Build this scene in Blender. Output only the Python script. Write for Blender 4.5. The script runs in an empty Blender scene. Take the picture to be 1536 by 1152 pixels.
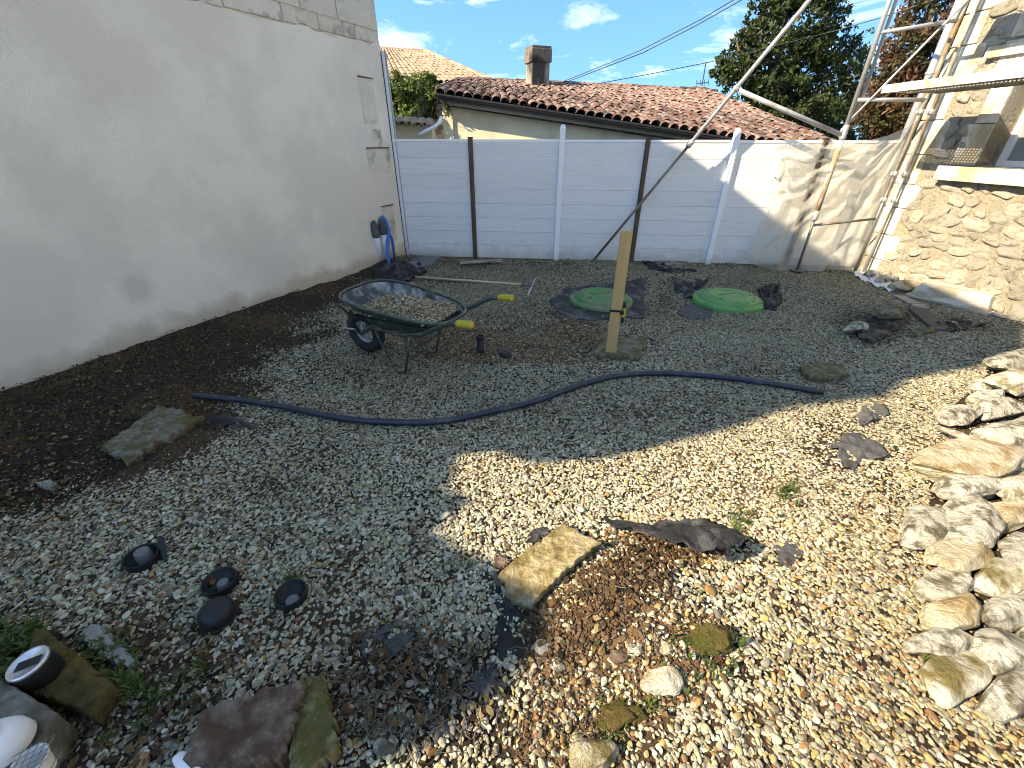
import bpy, bmesh, math, random
import numpy as np
from mathutils import Vector, Matrix, noise as mn

S = bpy.context.scene
C = S.collection
random.seed(7); RNG = np.random.default_rng(7)

# ------------------------------------------------------------------ camera
F = 625.0; TH = math.radians(30.2); CH = 1.6
cam = bpy.data.cameras.new('camera'); camo = bpy.data.objects.new('camera', cam); C.objects.link(camo)
cam.sensor_fit = 'HORIZONTAL'; cam.sensor_width = 36.0; cam.lens = 36.0*F/1536.0
cam.clip_start = 0.02; cam.clip_end = 500
camo.location = (0, 0, CH); camo.rotation_euler = (math.pi/2-TH, 0, 0)
S.camera = camo
FW = np.array([0, math.cos(TH), -math.sin(TH)]); UP = np.array([0, math.sin(TH), math.cos(TH)]); RT = np.array([1., 0, 0])
CAMP = np.array([0, 0, CH])

# ------------------------------------------------------------------ sky and sun
SUN_EL = math.radians(35); az = np.array([-.956, -.30]); az /= np.linalg.norm(az)
TOSUN = Vector((az[0]*math.cos(SUN_EL), az[1]*math.cos(SUN_EL), math.sin(SUN_EL)))
w = bpy.data.worlds.new('World'); S.world = w; w.use_nodes = True
nt = w.node_tree; nt.nodes.clear()
def wn(t, **k):
    n = nt.nodes.new(t)
    for a, b in k.items(): setattr(n, a, b)
    return n
sky = wn('ShaderNodeTexSky'); sky.sky_type = 'NISHITA'; sky.sun_disc = False
sky.sun_elevation = SUN_EL; sky.sun_rotation = math.atan2(az[0], az[1])
sky.altitude = 200; sky.air_density = 0.75; sky.dust_density = 0.1; sky.ozone_density = 2.5
tc = wn('ShaderNodeTexCoord')
mp = wn('ShaderNodeMapping'); mp.inputs['Scale'].default_value = (2.2, 2.2, 9.0); mp.inputs['Rotation'].default_value = (0, 0.18, 0.3); mp.inputs['Location'].default_value = (4.22, 3.79, 2.1)
nz = wn('ShaderNodeTexNoise'); nz.inputs['Scale'].default_value = 1.6; nz.inputs['Detail'].default_value = 9; nz.inputs['Roughness'].default_value = 0.62; nz.inputs['Distortion'].default_value = 0.5
rp = wn('ShaderNodeValToRGB'); rp.color_ramp.elements[0].position = 0.50; rp.color_ramp.elements[1].position = 1.0
rp.color_ramp.elements[0].color = (0, 0, 0, 1); rp.color_ramp.elements[1].color = (0.55, 0.55, 0.55, 1)
hs = wn('ShaderNodeHueSaturation'); hs.inputs['Saturation'].default_value = 1.25; hs.inputs['Value'].default_value = 0.9
mx = wn('ShaderNodeMix', data_type='RGBA'); mx.inputs[7].default_value = (9.0, 9.3, 9.6, 1)
bg = wn('ShaderNodeBackground'); bg.inputs['Strength'].default_value = 0.15
ow = wn('ShaderNodeOutputWorld')
L = nt.links.new
L(tc.outputs['Generated'], mp.inputs['Vector']); L(mp.outputs['Vector'], nz.inputs['Vector']); L(nz.outputs['Fac'], rp.inputs['Fac'])
va = wn('ShaderNodeVectorMath', operation='ADD'); va.inputs[1].default_value = (0, 0, 0.32); vnm = wn('ShaderNodeVectorMath', operation='NORMALIZE')
L(tc.outputs['Generated'], va.inputs[0]); L(va.outputs[0], vnm.inputs[0]); L(vnm.outputs[0], sky.inputs['Vector'])   # clear autumn air: blue down to the horizon
L(sky.outputs['Color'], hs.inputs['Color']); L(rp.outputs['Color'], mx.inputs[0]); L(hs.outputs['Color'], mx.inputs[6])
L(mx.outputs[2], bg.inputs['Color']); L(bg.outputs['Background'], ow.inputs['Surface'])
sl = bpy.data.lights.new('sun', 'SUN'); sl.energy = 2.5; sl.angle = math.radians(0.55); sl.color = (1.0, 0.99, 0.97)
so = bpy.data.objects.new('sun', sl); C.objects.link(so); so.location = (-8, -4, 9)
so.rotation_euler = TOSUN.to_track_quat('Z', 'Y').to_euler()
S.view_settings.view_transform = 'Standard'; S.view_settings.look = 'None'
S.view_settings.exposure = 2.32; S.view_settings.use_white_balance = True; S.view_settings.white_balance_temperature = 9900; S.view_settings.white_balance_tint = 10; S.view_settings.gamma = 1.0; S.view_settings.use_curve_mapping = False
S.cycles.use_denoising = True; S.cycles.pixel_filter_type = 'BLACKMAN_HARRIS'; S.cycles.filter_width = 1.0; S.cycles.max_bounces = 8; S.cycles.transparent_max_bounces = 12

# ------------------------------------------------------------------ pixel helpers (photo 1536 x 1152)
def ray(px, py): return FW + RT*((px-768)/F) + UP*((576-py)/F)
def G(px, py, z=0.0):
    d = ray(px, py); return CAMP + d*((z-CH)/d[2])
def atY(px, py, Y):
    d = ray(px, py); return CAMP + d*(Y/d[1])
def onplane(px, py, p0, n):
    d = ray(px, py); return CAMP + d*(np.dot(p0-CAMP, n)/np.dot(d, n))
def proj(x, y, z):
    vx, vy, vz = x, y, z-CH
    dz = vy*FW[1]+vz*FW[2]
    return 768+F*vx/dz, 576-F*(vy*UP[1]+vz*UP[2])/dz
def depth_at(p): return float(np.dot(p-CAMP, FW))
def inpoly(px, py, poly):
    px = np.asarray(px); py = np.asarray(py); r = np.zeros(px.shape, bool); n = len(poly)
    for i in range(n):
        x0, y0 = poly[i]; x1, y1 = poly[(i+1) % n]
        c = ((y0 > py) != (y1 > py)) & (px < (x1-x0)*(py-y0)/((y1-y0) if y1 != y0 else 1e-9)+x0)
        r ^= c
    return r
_lat = {}
def vn(x, y, sc, seed):
    if seed not in _lat: _lat[seed] = np.random.default_rng(seed).random((256, 256))
    g = _lat[seed]; x = np.asarray(x, float)/sc+100; y = np.asarray(y, float)/sc+100
    i = np.floor(x).astype(int); j = np.floor(y).astype(int); u = x-i; v = y-j; u = u*u*(3-2*u); v = v*v*(3-2*v)
    a = g[i % 256, j % 256]; b = g[(i+1) % 256, j % 256]; c = g[i % 256, (j+1) % 256]; d = g[(i+1) % 256, (j+1) % 256]
    return (a*(1-u)+b*u)*(1-v)+(c*(1-u)+d*u)*v

# plan of the yard
WA = G(0, 597); WB = G(570, 400); WD = (WB-WA)/np.linalg.norm(WB-WA); WN = np.array([WD[1], -WD[0], 0])   # left wall line, normal to the yard
HC = G(1290, 405); HD = np.array([.107, -.994, 0]); HD /= np.linalg.norm(HD); HN = np.array([HD[1], -HD[0], 0])  # stone house corner, direction to camera, outward normal
def wall_dist(x, y): return (x-WA[0])*WN[0]+(y-WA[1])*WN[1]
def house_dist(x, y): return (x-HC[0])*HN[0]+(y-HC[1])*HN[1]
M1 = G(935, 905); M2 = G(640, 1010); M3 = G(1060, 960)
def hgt(x, y):
    x = np.asarray(x, float); y = np.asarray(y, float)
    h = (vn(x, y, .9, 1)-.5)*.035+(vn(x, y, .25, 2)-.5)*.014
    wd = wall_dist(x, y)
    h = h+np.clip(1-wd/.9, 0, 1)*(.03+.03*vn(x, y, .12, 3))
    h = h+.11*np.exp(-(((x-M1[0])/.27)**2+((y-M1[1])/.22)**2))
    h = h+.02*np.exp(-(((x-M3[0])/.2)**2+((y-M3[1])/.2)**2))
    h = h+.04*np.clip((.35-np.abs(y-6.35))/.35, 0, 1)*vn(x, y, .2, 4)
    return h*np.clip((7.5-y)/1.0, 0, 1)
def H1(x, y): return float(hgt(np.array([x]), np.array([y]))[0])

# ------------------------------------------------------------------ materials
MATS = {}
def mat(name, c1, c2=None, scale=6., rough=.85, bump=.3, bscale=None, c3=None, c3amt=.3, c3scale=2., spec=.25, metal=0., vary=0., stretch=(1, 1, 1), detail=8, trans=0., bdist=.02):
    if name in MATS: return MATS[name]
    m = bpy.data.materials.new(name); m.use_nodes = True; t = m.node_tree; b = t.nodes['Principled BSDF']
    b.inputs['Roughness'].default_value = rough; b.inputs['Specular IOR Level'].default_value = spec; b.inputs['Metallic'].default_value = metal
    tc = t.nodes.new('ShaderNodeTexCoord'); mp = t.nodes.new('ShaderNodeMapping'); mp.inputs['Scale'].default_value = stretch
    t.links.new(tc.outputs['Object'], mp.inputs['Vector'])
    oi = t.nodes.new('ShaderNodeObjectInfo')
    ad = t.nodes.new('ShaderNodeVectorMath'); ad.operation = 'ADD'
    sc = t.nodes.new('ShaderNodeVectorMath'); sc.operation = 'SCALE'; sc.inputs[0].default_value = (17, 31, 23)
    t.links.new(oi.outputs['Random'], sc.inputs['Scale']); t.links.new(mp.outputs['Vector'], ad.inputs[0]); t.links.new(sc.outputs['Vector'], ad.inputs[1])
    def noi(s, d=detail, r=.6):
        n = t.nodes.new('ShaderNodeTexNoise'); n.inputs['Scale'].default_value = s; n.inputs['Detail'].default_value = d; n.inputs['Roughness'].default_value = r
        t.links.new(ad.outputs['Vector'], n.inputs['Vector']); return n
    n1 = noi(scale)
    r = t.nodes.new('ShaderNodeValToRGB'); r.color_ramp.elements[0].position = .35; r.color_ramp.elements[1].position = .65
    r.color_ramp.elements[0].color = (*c1, 1); r.color_ramp.elements[1].color = (*(c2 or c1), 1)
    t.links.new(n1.outputs['Fac'], r.inputs['Fac']); col = r.outputs['Color']
    if c3 is not None:
        n3 = noi(c3scale); r3 = t.nodes.new('ShaderNodeValToRGB'); r3.color_ramp.elements[0].position = .62-c3amt*.4; r3.color_ramp.elements[1].position = .74-c3amt*.35
        mx = t.nodes.new('ShaderNodeMix'); mx.data_type = 'RGBA'; mx.inputs[7].default_value = (*c3, 1)
        t.links.new(n3.outputs['Fac'], r3.inputs['Fac']); t.links.new(r3.outputs['Color'], mx.inputs[0]); t.links.new(col, mx.inputs[6]); col = mx.outputs[2]
    if vary:
        h = t.nodes.new('ShaderNodeHueSaturation'); mr = t.nodes.new('ShaderNodeMapRange'); mr.inputs['To Min'].default_value = 1-vary; mr.inputs['To Max'].default_value = 1+vary
        t.links.new(oi.outputs['Random'], mr.inputs['Value']); t.links.new(mr.outputs['Result'], h.inputs['Value']); t.links.new(col, h.inputs['Color']); col = h.outputs['Color']
    t.links.new(col, b.inputs['Base Color'])
    if bump:
        nb = noi(bscale or scale*4, 6, .65); bp = t.nodes.new('ShaderNodeBump'); bp.inputs['Strength'].default_value = bump; bp.inputs['Distance'].default_value = bdist
        t.links.new(nb.outputs['Fac'], bp.inputs['Height']); t.links.new(bp.outputs['Normal'], b.inputs['Normal'])
    MATS[name] = m; m['col'] = 0
    return m
def nodes_of(m): return m.node_tree, m.node_tree.nodes['Principled BSDF']

render_m = mat('lime_render', (.75, .69, .575), (.84, .775, .65), 75., .95, 1.0, 110, c3=(.71, .635, .535), c3amt=.5, c3scale=1.1, spec=.1, bdist=.005)
ashlar_m = mat('weathered_ashlar', (.69, .625, .51), (.61, .55, .44), 5, .92, .6, 40, c3=(.36, .33, .26), c3amt=.25, c3scale=4, vary=.05)
pvc_m = mat('white_composite', (.66, .645, .62), (.70, .685, .66), 5, .55, .12, 60, stretch=(1, 1, 14), c3=(.63, .62, .60), c3amt=.3, c3scale=3, spec=.35, vary=.03)
pvcw_m = mat('white_plastic', (.80, .80, .80), (.76, .76, .76), 4, .45, .05, 60, spec=.4)
brown_m = mat('brown_post', (.075, .05, .035), (.14, .09, .06), 9, .7, .3, 60, stretch=(3, 3, .4))
cream_m = mat('cream_wall', (.66, .58, .40), (.70, .62, .44), 2., .9, .2, 80, c3=(.55, .48, .35), c3amt=.35, c3scale=1.5)
tile_m = mat('clay_tile', (.095, .045, .035), (.145, .076, .060), 9, .95, .7, 40, c3=(.19, .155, .13), c3amt=.42, c3scale=8, vary=.45)
tilepale_m = mat('pale_clay_tile', (.27, .19, .13), (.33, .245, .175), 5, .9, .3, 30, c3=(.45, .30, .2), c3amt=.35, c3scale=3, vary=.25)
soot_m = mat('sooty_brick', (.20, .165, .12), (.10, .085, .07), 6, .95, .6, 30, c3=(.03, .028, .025), c3amt=.4, c3scale=2)
chim_m = mat('chimney_render', (.36, .32, .24), (.22, .195, .15), 4, .95, .5, 30, c3=(.06, .055, .045), c3amt=.5, c3scale=2.2, stretch=(1, 1, .4))
dark_m = mat('black_metal', (.03, .032, .035), (.05, .05, .055), 8, .45, .05, 40, spec=.4)
galv_m = mat('galvanised_tube', (.34, .355, .37), (.43, .44, .45), 9, .5, .15, 60, c3=(.30, .25, .19), c3amt=.22, c3scale=7, metal=.35, stretch=(1, 1, .35), spec=.5)
galvd_m = mat('dull_steel_tube', (.16, .165, .17), (.22, .22, .22), 9, .5, .15, 60, c3=(.16, .11, .07), c3amt=.35, c3scale=7, metal=.5, stretch=(1, 1, .35))
rustw_m = mat('paint_worn_tube', (.56, .54, .47), (.48, .45, .38), 8, .65, .2, 50, c3=(.30, .20, .11), c3amt=.5, c3scale=9, stretch=(1, 1, .5))
zinc_m = mat('zinc_pipe', (.40, .43, .46), (.46, .49, .52), 3, .45, .05, 40, metal=.5, spec=.5)
deck_m = mat('galvanised_deck', (.50, .49, .45), (.44, .42, .37), 7, .6, .15, 60, c3=(.36, .29, .2), c3amt=.35, c3scale=8, metal=.15)
lime_m = mat('limestone_block', (.64, .61, .51), (.57, .53, .43), 6, .92, .8, 26, c3=(.40, .32, .21), c3amt=.35, c3scale=3, vary=.08)
mortar_m = mat('lime_mortar', (.37, .335, .26), (.29, .255, .19), 6, .95, 1.4, 30, c3=(.36, .30, .215), c3amt=.35, c3scale=4., bdist=.03)
rubble_m = mat('rubble_stone', (.66, .635, .54), (.57, .53, .43), 11, .92, 1.3, 34, c3=(.42, .34, .23), c3amt=.28, c3scale=2.5, vary=.2)
greyband_m = mat('rough_grey', (.25, .235, .20), (.33, .31, .27), 4, .95, .8, 26, c3=(.18, .17, .14), c3amt=.4, c3scale=2)
rock_m = mat('loose_limestone', (.56, .54, .46), (.43, .40, .315), 12, .92, 1.8, 24, c3=(.14, .125, .085), c3amt=.36, c3scale=16, vary=.14, bdist=.03)
rocky_m = mat('ochre_limestone', (.44, .385, .265), (.53, .475, .355), 12, .93, 1.4, 26, c3=(.31, .22, .11), c3amt=.38, c3scale=8, vary=.06, bdist=.03)
mossrock_m = mat('mossy_limestone', (.54, .51, .42), (.41, .375, .28), 12, .95, 1.4, 26, c3=(.15, .12, .045), c3amt=.42, c3scale=6)
moss_m = mat('moss_clod', (.15, .105, .03), (.23, .15, .055), 22, 1., 1.5, 70, c3=(.12, .115, .025), c3amt=.6, c3scale=6, bdist=.03)
slab_m = mat('weathered_slab', (.27, .22, .12), (.42, .355, .215), 38, .95, 1., 50, c3=(.17, .125, .05), c3amt=.5, c3scale=9)
slabd_m = mat('lichened_slab', (.12, .105, .08), (.27, .245, .18), 42, .95, 1., 50, c3=(.11, .095, .04), c3amt=.5, c3scale=11)
mosslab_m = mat('moss_covered_block', (.040, .034, .013), (.10, .08, .028), 30, 1., 1., 50, c3=(.17, .11, .03), c3amt=.5, c3scale=4)
concrete_m = mat('rough_concrete', (.30, .28, .235), (.19, .175, .14), 34, .95, 1., 60, c3=(.13, .12, .08), c3amt=.5, c3scale=8)
geo_m = mat('black_geotextile', (.010, .0105, .012), (.022, .023, .025), 20, .5, .8, 90, c3=(.085, .085, .085), c3amt=.32, c3scale=7, spec=.3)  # grey streaks put the cloth's sheen into its colour
geog_m = mat('dusty_geotextile', (.045, .046, .047), (.075, .074, .072), 14, .7, .6, 60, c3=(.07, .07, .075), c3amt=.4, c3scale=4)
green_m = mat('green_plastic', (.05, .21, .055), (.065, .25, .07), 6, .45, .1, 60, c3=(.15, .24, .10), c3amt=.28, c3scale=5, spec=.4)
greend_m = mat('dusty_green_plastic', (.05, .17, .05), (.065, .20, .06), 6, .6, .1, 60, c3=(.14, .17, .09), c3amt=.45, c3scale=5, spec=.35)
wood_m = mat('new_pine', (.40, .25, .105), (.48, .31, .14), 3, .7, .15, 30, stretch=(12, 12, .8), c3=(.45, .27, .12), c3amt=.25, c3scale=2)
handle_m = mat('tool_wood', (.42, .33, .20), (.50, .40, .26), 5, .75, .2, 30, stretch=(1, 8, 8))
greywood_m = mat('grey_wood', (.34, .30, .25), (.44, .40, .34), 5, .9, .6, 30, stretch=(1, 9, 9), c3=(.2, .17, .13), c3amt=.4, c3scale=3)
darkwood_m = mat('dark_wood', (.07, .065, .06), (.12, .11, .10), 5, .85, .5, 30, stretch=(1, 9, 9))
bark_m = mat('bark', (.10, .075, .05), (.17, .13, .09), 9, .95, 1., 30, stretch=(2, 2, .5))
barrow_m = mat('green_black_paint', (.018, .034, .03), (.03, .05, .044), 6, .42, .15, 40, c3=(.12, .115, .10), c3amt=.25, c3scale=9, spec=.5)
barrowin_m = mat('scratched_steel', (.36, .355, .34), (.15, .155, .155), 22, .75, .4, 50, c3=(.05, .065, .065), c3amt=.5, c3scale=8, metal=.1)
rubber_m = mat('rubber', (.018, .018, .018), (.03, .03, .03), 10, .8, .2, 40)
rim_m = mat('wheel_rim', (.45, .44, .42), (.35, .34, .32), 8, .5, .1, 40, metal=.4)
yellow_m = mat('yellow_grip', (.50, .38, .045), (.40, .31, .04), 8, .5, .1, 30, c3=(.22, .17, .04), c3amt=.22, c3scale=10)
hose_m = mat('blue_black_hose', (.007, .013, .030), (.012, .021, .042), 8, .45, .05, 40, spec=.5, c3=(.05, .055, .06), c3amt=.2, c3scale=9)
blackp_m = mat('black_plastic', (.010, .011, .013), (.018, .019, .021), 8, .45, .08, 40, spec=.3)
greyp_m = mat('grey_plastic', (.10, .11, .11), (.15, .16, .16), 8, .6, .1, 40)
cap_m = mat('dark_grey_tip', (.075, .075, .075), (.11, .11, .105), 8, .8, .3, 60)
tubew_m = mat('pale_tube', (.62, .62, .62), (.55, .55, .55), 5, .6, .1, 40)
blue_m = mat('blue_plastic', (.02, .13, .42), (.03, .17, .50), 6, .45, .15, 40)
trough_m = mat('mason_trough', (.50, .44, .35), (.58, .52, .42), 4, .8, .3, 30, stretch=(1, 5, 1), c3=(.34, .28, .2), c3amt=.4, c3scale=3)
rustslab_m = mat('rusty_brown_stone', (.13, .095, .07), (.27, .21, .155), 45, .95, 1., 50, c3=(.11, .06, .04), c3amt=.45, c3scale=9)
mosy_m = mat('yellow_moss_stone', (.17, .14, .06), (.34, .29, .16), 36, .95, 1., 40, c3=(.11, .095, .03), c3amt=.5, c3scale=10)
white_m = mat('chalk_white', (.78, .77, .74), (.72, .70, .66), 6, .8, .3, 30)
silver_m = mat('brushed_lid', (.62, .62, .62), (.7, .7, .7), 6, .35, .05, 40, metal=.8)
glass_m = mat('window_glass', (.20, .22, .23), (.27, .29, .30), 2, .08, .0, spec=.6)
litter_m = mat('dead_leaf', (.12, .055, .025), (.20, .11, .04), 6, .9, .3, 40)
twig_m = mat('dry_root', (.075, .058, .042), (.15, .12, .09), 20, .9, .4, 60)

def leaf_mat(name, c1, c2, c3=None, tr=.35):
    m = mat(name, c1, c2, 2.2, .55, 0, c3=c3, c3amt=.4, c3scale=1.1, spec=.35)
    t, b = nodes_of(m); out = [n for n in t.nodes if n.type == 'OUTPUT_MATERIAL'][0]
    tb = t.nodes.new('ShaderNodeBsdfTranslucent'); ms = t.nodes.new('ShaderNodeMixShader'); ms.inputs[0].default_value = tr
    src = b.inputs['Base Color'].links[0].from_socket
    t.links.new(src, tb.inputs['Color']); t.links.new(b.outputs[0], ms.inputs[1]); t.links.new(tb.outputs[0], ms.inputs[2]); t.links.new(ms.outputs[0], out.inputs['Surface'])
    return m
leafd_m = leaf_mat('evergreen_leaf', (.022, .038, .012), (.062, .085, .024))
leafg_m = leaf_mat('bright_leaf', (.10, .16, .035), (.17, .23, .05), c3=(.04, .07, .02))
leafr_m = leaf_mat('autumn_leaf', (.045, .045, .016), (.10, .07, .028), c3=(.13, .055, .028))
grass_m = leaf_mat('grass_blade', (.05, .085, .02), (.11, .15, .035))

# render stains: the round damp ring and the splash band along the foot of the wall
t, b = nodes_of(render_m)
src = b.inputs['Base Color'].links[0].from_socket
geo = t.nodes.new('ShaderNodeNewGeometry')
def wall_stain(col_in, centre, radius, colr, amt, squash=1.0):
    sb = t.nodes.new('ShaderNodeVectorMath'); sb.operation = 'SUBTRACT'; sb.inputs[1].default_value = centre
    t.links.new(geo.outputs['Position'], sb.inputs[0])
    ln = t.nodes.new('ShaderNodeVectorMath'); ln.operation = 'LENGTH'; t.links.new(sb.outputs[0], ln.inputs[0])
    n = t.nodes.new('ShaderNodeTexNoise'); n.inputs['Scale'].default_value = 9; n.inputs['Detail'].default_value = 5; t.links.new(geo.outputs['Position'], n.inputs['Vector'])
    m1 = t.nodes.new('ShaderNodeMath'); m1.operation = 'MULTIPLY_ADD'; m1.inputs[1].default_value = .12; t.links.new(n.outputs['Fac'], m1.inputs[0]); t.links.new(ln.outputs['Value'], m1.inputs[2])
    mr = t.nodes.new('ShaderNodeMapRange'); mr.inputs['From Min'].default_value = radius+.06; mr.inputs['From Max'].default_value = radius*.45+.06
    mr.inputs['To Max'].default_value = amt; t.links.new(m1.outputs[0], mr.inputs['Value'])
    mx = t.nodes.new('ShaderNodeMix'); mx.data_type = 'RGBA'; mx.inputs[7].default_value = (*colr, 1)
    t.links.new(mr.outputs[0], mx.inputs[0]); t.links.new(col_in, mx.inputs[6]); return mx.outputs[2]
stc = onplane(207, 430, WA, WN)
col = wall_stain(src, tuple(stc), .17, (.50, .47, .38), .55)
spx = t.nodes.new('ShaderNodeSeparateXYZ'); t.links.new(geo.outputs['Position'], spx.inputs[0])
n = t.nodes.new('ShaderNodeTexNoise'); n.inputs['Scale'].default_value = 3.5; n.inputs['Detail'].default_value = 6; t.links.new(geo.outputs['Position'], n.inputs['Vector'])
m1 = t.nodes.new('ShaderNodeMath'); m1.operation = 'MULTIPLY_ADD'; m1.inputs[1].default_value = -.42; t.links.new(n.outputs['Fac'], m1.inputs[0]); t.links.new(spx.outputs['Z'], m1.inputs[2])
mr = t.nodes.new('ShaderNodeMapRange'); mr.inputs['From Min'].default_value = .03; mr.inputs['From Max'].default_value = -.10; mr.inputs['To Max'].default_value = .65; t.links.new(m1.outputs[0], mr.inputs['Value'])
mx2 = t.nodes.new('ShaderNodeMix'); mx2.data_type = 'RGBA'; mx2.inputs[7].default_value = (.40, .31, .20, 1); t.links.new(mr.outputs[0], mx2.inputs[0]); t.links.new(col, mx2.inputs[6])
t.links.new(mx2.outputs[2], b.inputs['Base Color'])

def foot_dirt(m, zmax, colr, amt):
    t, b = nodes_of(m); src = b.inputs['Base Color'].links[0].from_socket; g_ = t.nodes.new('ShaderNodeNewGeometry'); sx = t.nodes.new('ShaderNodeSeparateXYZ'); t.links.new(g_.outputs['Position'], sx.inputs[0])
    n = t.nodes.new('ShaderNodeTexNoise'); n.inputs['Scale'].default_value = 5; n.inputs['Detail'].default_value = 8; n.inputs['Roughness'].default_value = .7; t.links.new(g_.outputs['Position'], n.inputs['Vector'])
    a = t.nodes.new('ShaderNodeMath'); a.operation = 'MULTIPLY_ADD'; a.inputs[1].default_value = -.55; t.links.new(n.outputs['Fac'], a.inputs[0]); t.links.new(sx.outputs['Z'], a.inputs[2])
    r = t.nodes.new('ShaderNodeMapRange'); r.inputs['From Min'].default_value = zmax-.27; r.inputs['From Max'].default_value = -.27; r.inputs['To Max'].default_value = amt; t.links.new(a.outputs[0], r.inputs['Value'])
    x = t.nodes.new('ShaderNodeMix'); x.data_type = 'RGBA'; x.inputs[7].default_value = (*colr, 1); t.links.new(r.outputs[0], x.inputs[0]); t.links.new(src, x.inputs[6]); t.links.new(x.outputs[2], b.inputs['Base Color'])
foot_dirt(pvc_m, .22, (.33, .27, .20), .6); foot_dirt(pvcw_m, .16, (.36, .30, .22), .5)
# ground material: dark humus and ochre soil by vertex attribute
soil_m = mat('soil', (.022, .016, .011), (.048, .033, .021), 14, .97, 1., 60, bdist=.02)
t, b = nodes_of(soil_m)
at = t.nodes.new('ShaderNodeAttribute'); at.attribute_name = 'ochre'
n = t.nodes.new('ShaderNodeTexNoise'); n.inputs['Scale'].default_value = 16; n.inputs['Detail'].default_value = 8
g2 = t.nodes.new('ShaderNodeNewGeometry'); t.links.new(g2.outputs['Position'], n.inputs['Vector'])
rr = t.nodes.new('ShaderNodeValToRGB'); rr.color_ramp.elements[0].color = (.085, .048, .026, 1); rr.color_ramp.elements[1].color = (.25, .15, .075, 1); rr.color_ramp.elements[0].position = .35; rr.color_ramp.elements[1].position = .68
t.links.new(n.outputs['Fac'], rr.inputs['Fac'])
mx = t.nodes.new('ShaderNodeMix'); mx.data_type = 'RGBA'; s0 = b.inputs['Base Color'].links[0].from_socket
t.links.new(at.outputs['Fac'], mx.inputs[0]); t.links.new(s0, mx.inputs[6]); t.links.new(rr.outputs['Color'], mx.inputs[7])
at2 = t.nodes.new('ShaderNodeAttribute'); at2.attribute_name = 'pale'
n2 = t.nodes.new('ShaderNodeTexNoise'); n2.inputs['Scale'].default_value = 45; n2.inputs['Detail'].default_value = 4; t.links.new(g2.outputs['Position'], n2.inputs['Vector'])
r2_ = t.nodes.new('ShaderNodeValToRGB'); r2_.color_ramp.elements[0].color = (.12, .10, .08, 1); r2_.color_ramp.elements[1].color = (.52, .48, .39, 1); r2_.color_ramp.elements[0].position = .35; r2_.color_ramp.elements[1].position = .60; t.links.new(n2.outputs['Fac'], r2_.inputs['Fac'])
mx3 = t.nodes.new('ShaderNodeMix'); mx3.data_type = 'RGBA'; t.links.new(at2.outputs['Fac'], mx3.inputs[0]); t.links.new(mx.outputs[2], mx3.inputs[6]); t.links.new(r2_.outputs['Color'], mx3.inputs[7]); t.links.new(mx3.outputs[2], b.inputs['Base Color'])

# gravel material: one colour for each pebble
gravel_m = bpy.data.materials.new('pebble'); gravel_m.use_nodes = True; t, b = nodes_of(gravel_m)
b.inputs['Roughness'].default_value = .9; b.inputs['Specular IOR Level'].default_value = .12
at = t.nodes.new('ShaderNodeAttribute'); at.attribute_name = 'tint'; at.attribute_type = 'INSTANCER'
tcn = t.nodes.new('ShaderNodeTexCoord'); n = t.nodes.new('ShaderNodeTexNoise'); n.inputs['Scale'].default_value = 1.6; n.inputs['Detail'].default_value = 4
t.links.new(tcn.outputs['Object'], n.inputs['Vector'])
mr = t.nodes.new('ShaderNodeMapRange'); mr.inputs['From Min'].default_value = .3; mr.inputs['From Max'].default_value = .7; mr.inputs['To Min'].default_value = .78; mr.inputs['To Max'].default_value = 1.1; t.links.new(n.outputs['Fac'], mr.inputs['Value'])
vm = t.nodes.new('ShaderNodeVectorMath'); vm.operation = 'SCALE'; t.links.new(at.outputs['Color'], vm.inputs[0]); t.links.new(mr.outputs[0], vm.inputs['Scale']); t.links.new(vm.outputs[0], b.inputs['Base Color'])

# translucent dust sheet
film_m = bpy.data.materials.new('plastic_film'); film_m.use_nodes = True; t, b = nodes_of(film_m)
out = [n for n in t.nodes if n.type == 'OUTPUT_MATERIAL'][0]
b.inputs['Base Color'].default_value = (.78, .77, .72, 1); b.inputs['Roughness'].default_value = .14; b.inputs['Specular IOR Level'].default_value = .9
tb = t.nodes.new('ShaderNodeBsdfTranslucent'); tb.inputs['Color'].default_value = (.74, .72, .63, 1); tp = t.nodes.new('ShaderNodeBsdfTransparent'); tp.inputs['Color'].default_value = (.93, .92, .88, 1)
a1 = t.nodes.new('ShaderNodeMixShader'); a1.inputs[0].default_value = .5; a2 = t.nodes.new('ShaderNodeMixShader'); a2.inputs[0].default_value = .56
t.links.new(b.outputs[0], a1.inputs[1]); t.links.new(tb.outputs[0], a1.inputs[2]); t.links.new(a1.outputs[0], a2.inputs[1]); t.links.new(tp.outputs[0], a2.inputs[2]); t.links.new(a2.outputs[0], out.inputs['Surface'])

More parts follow.
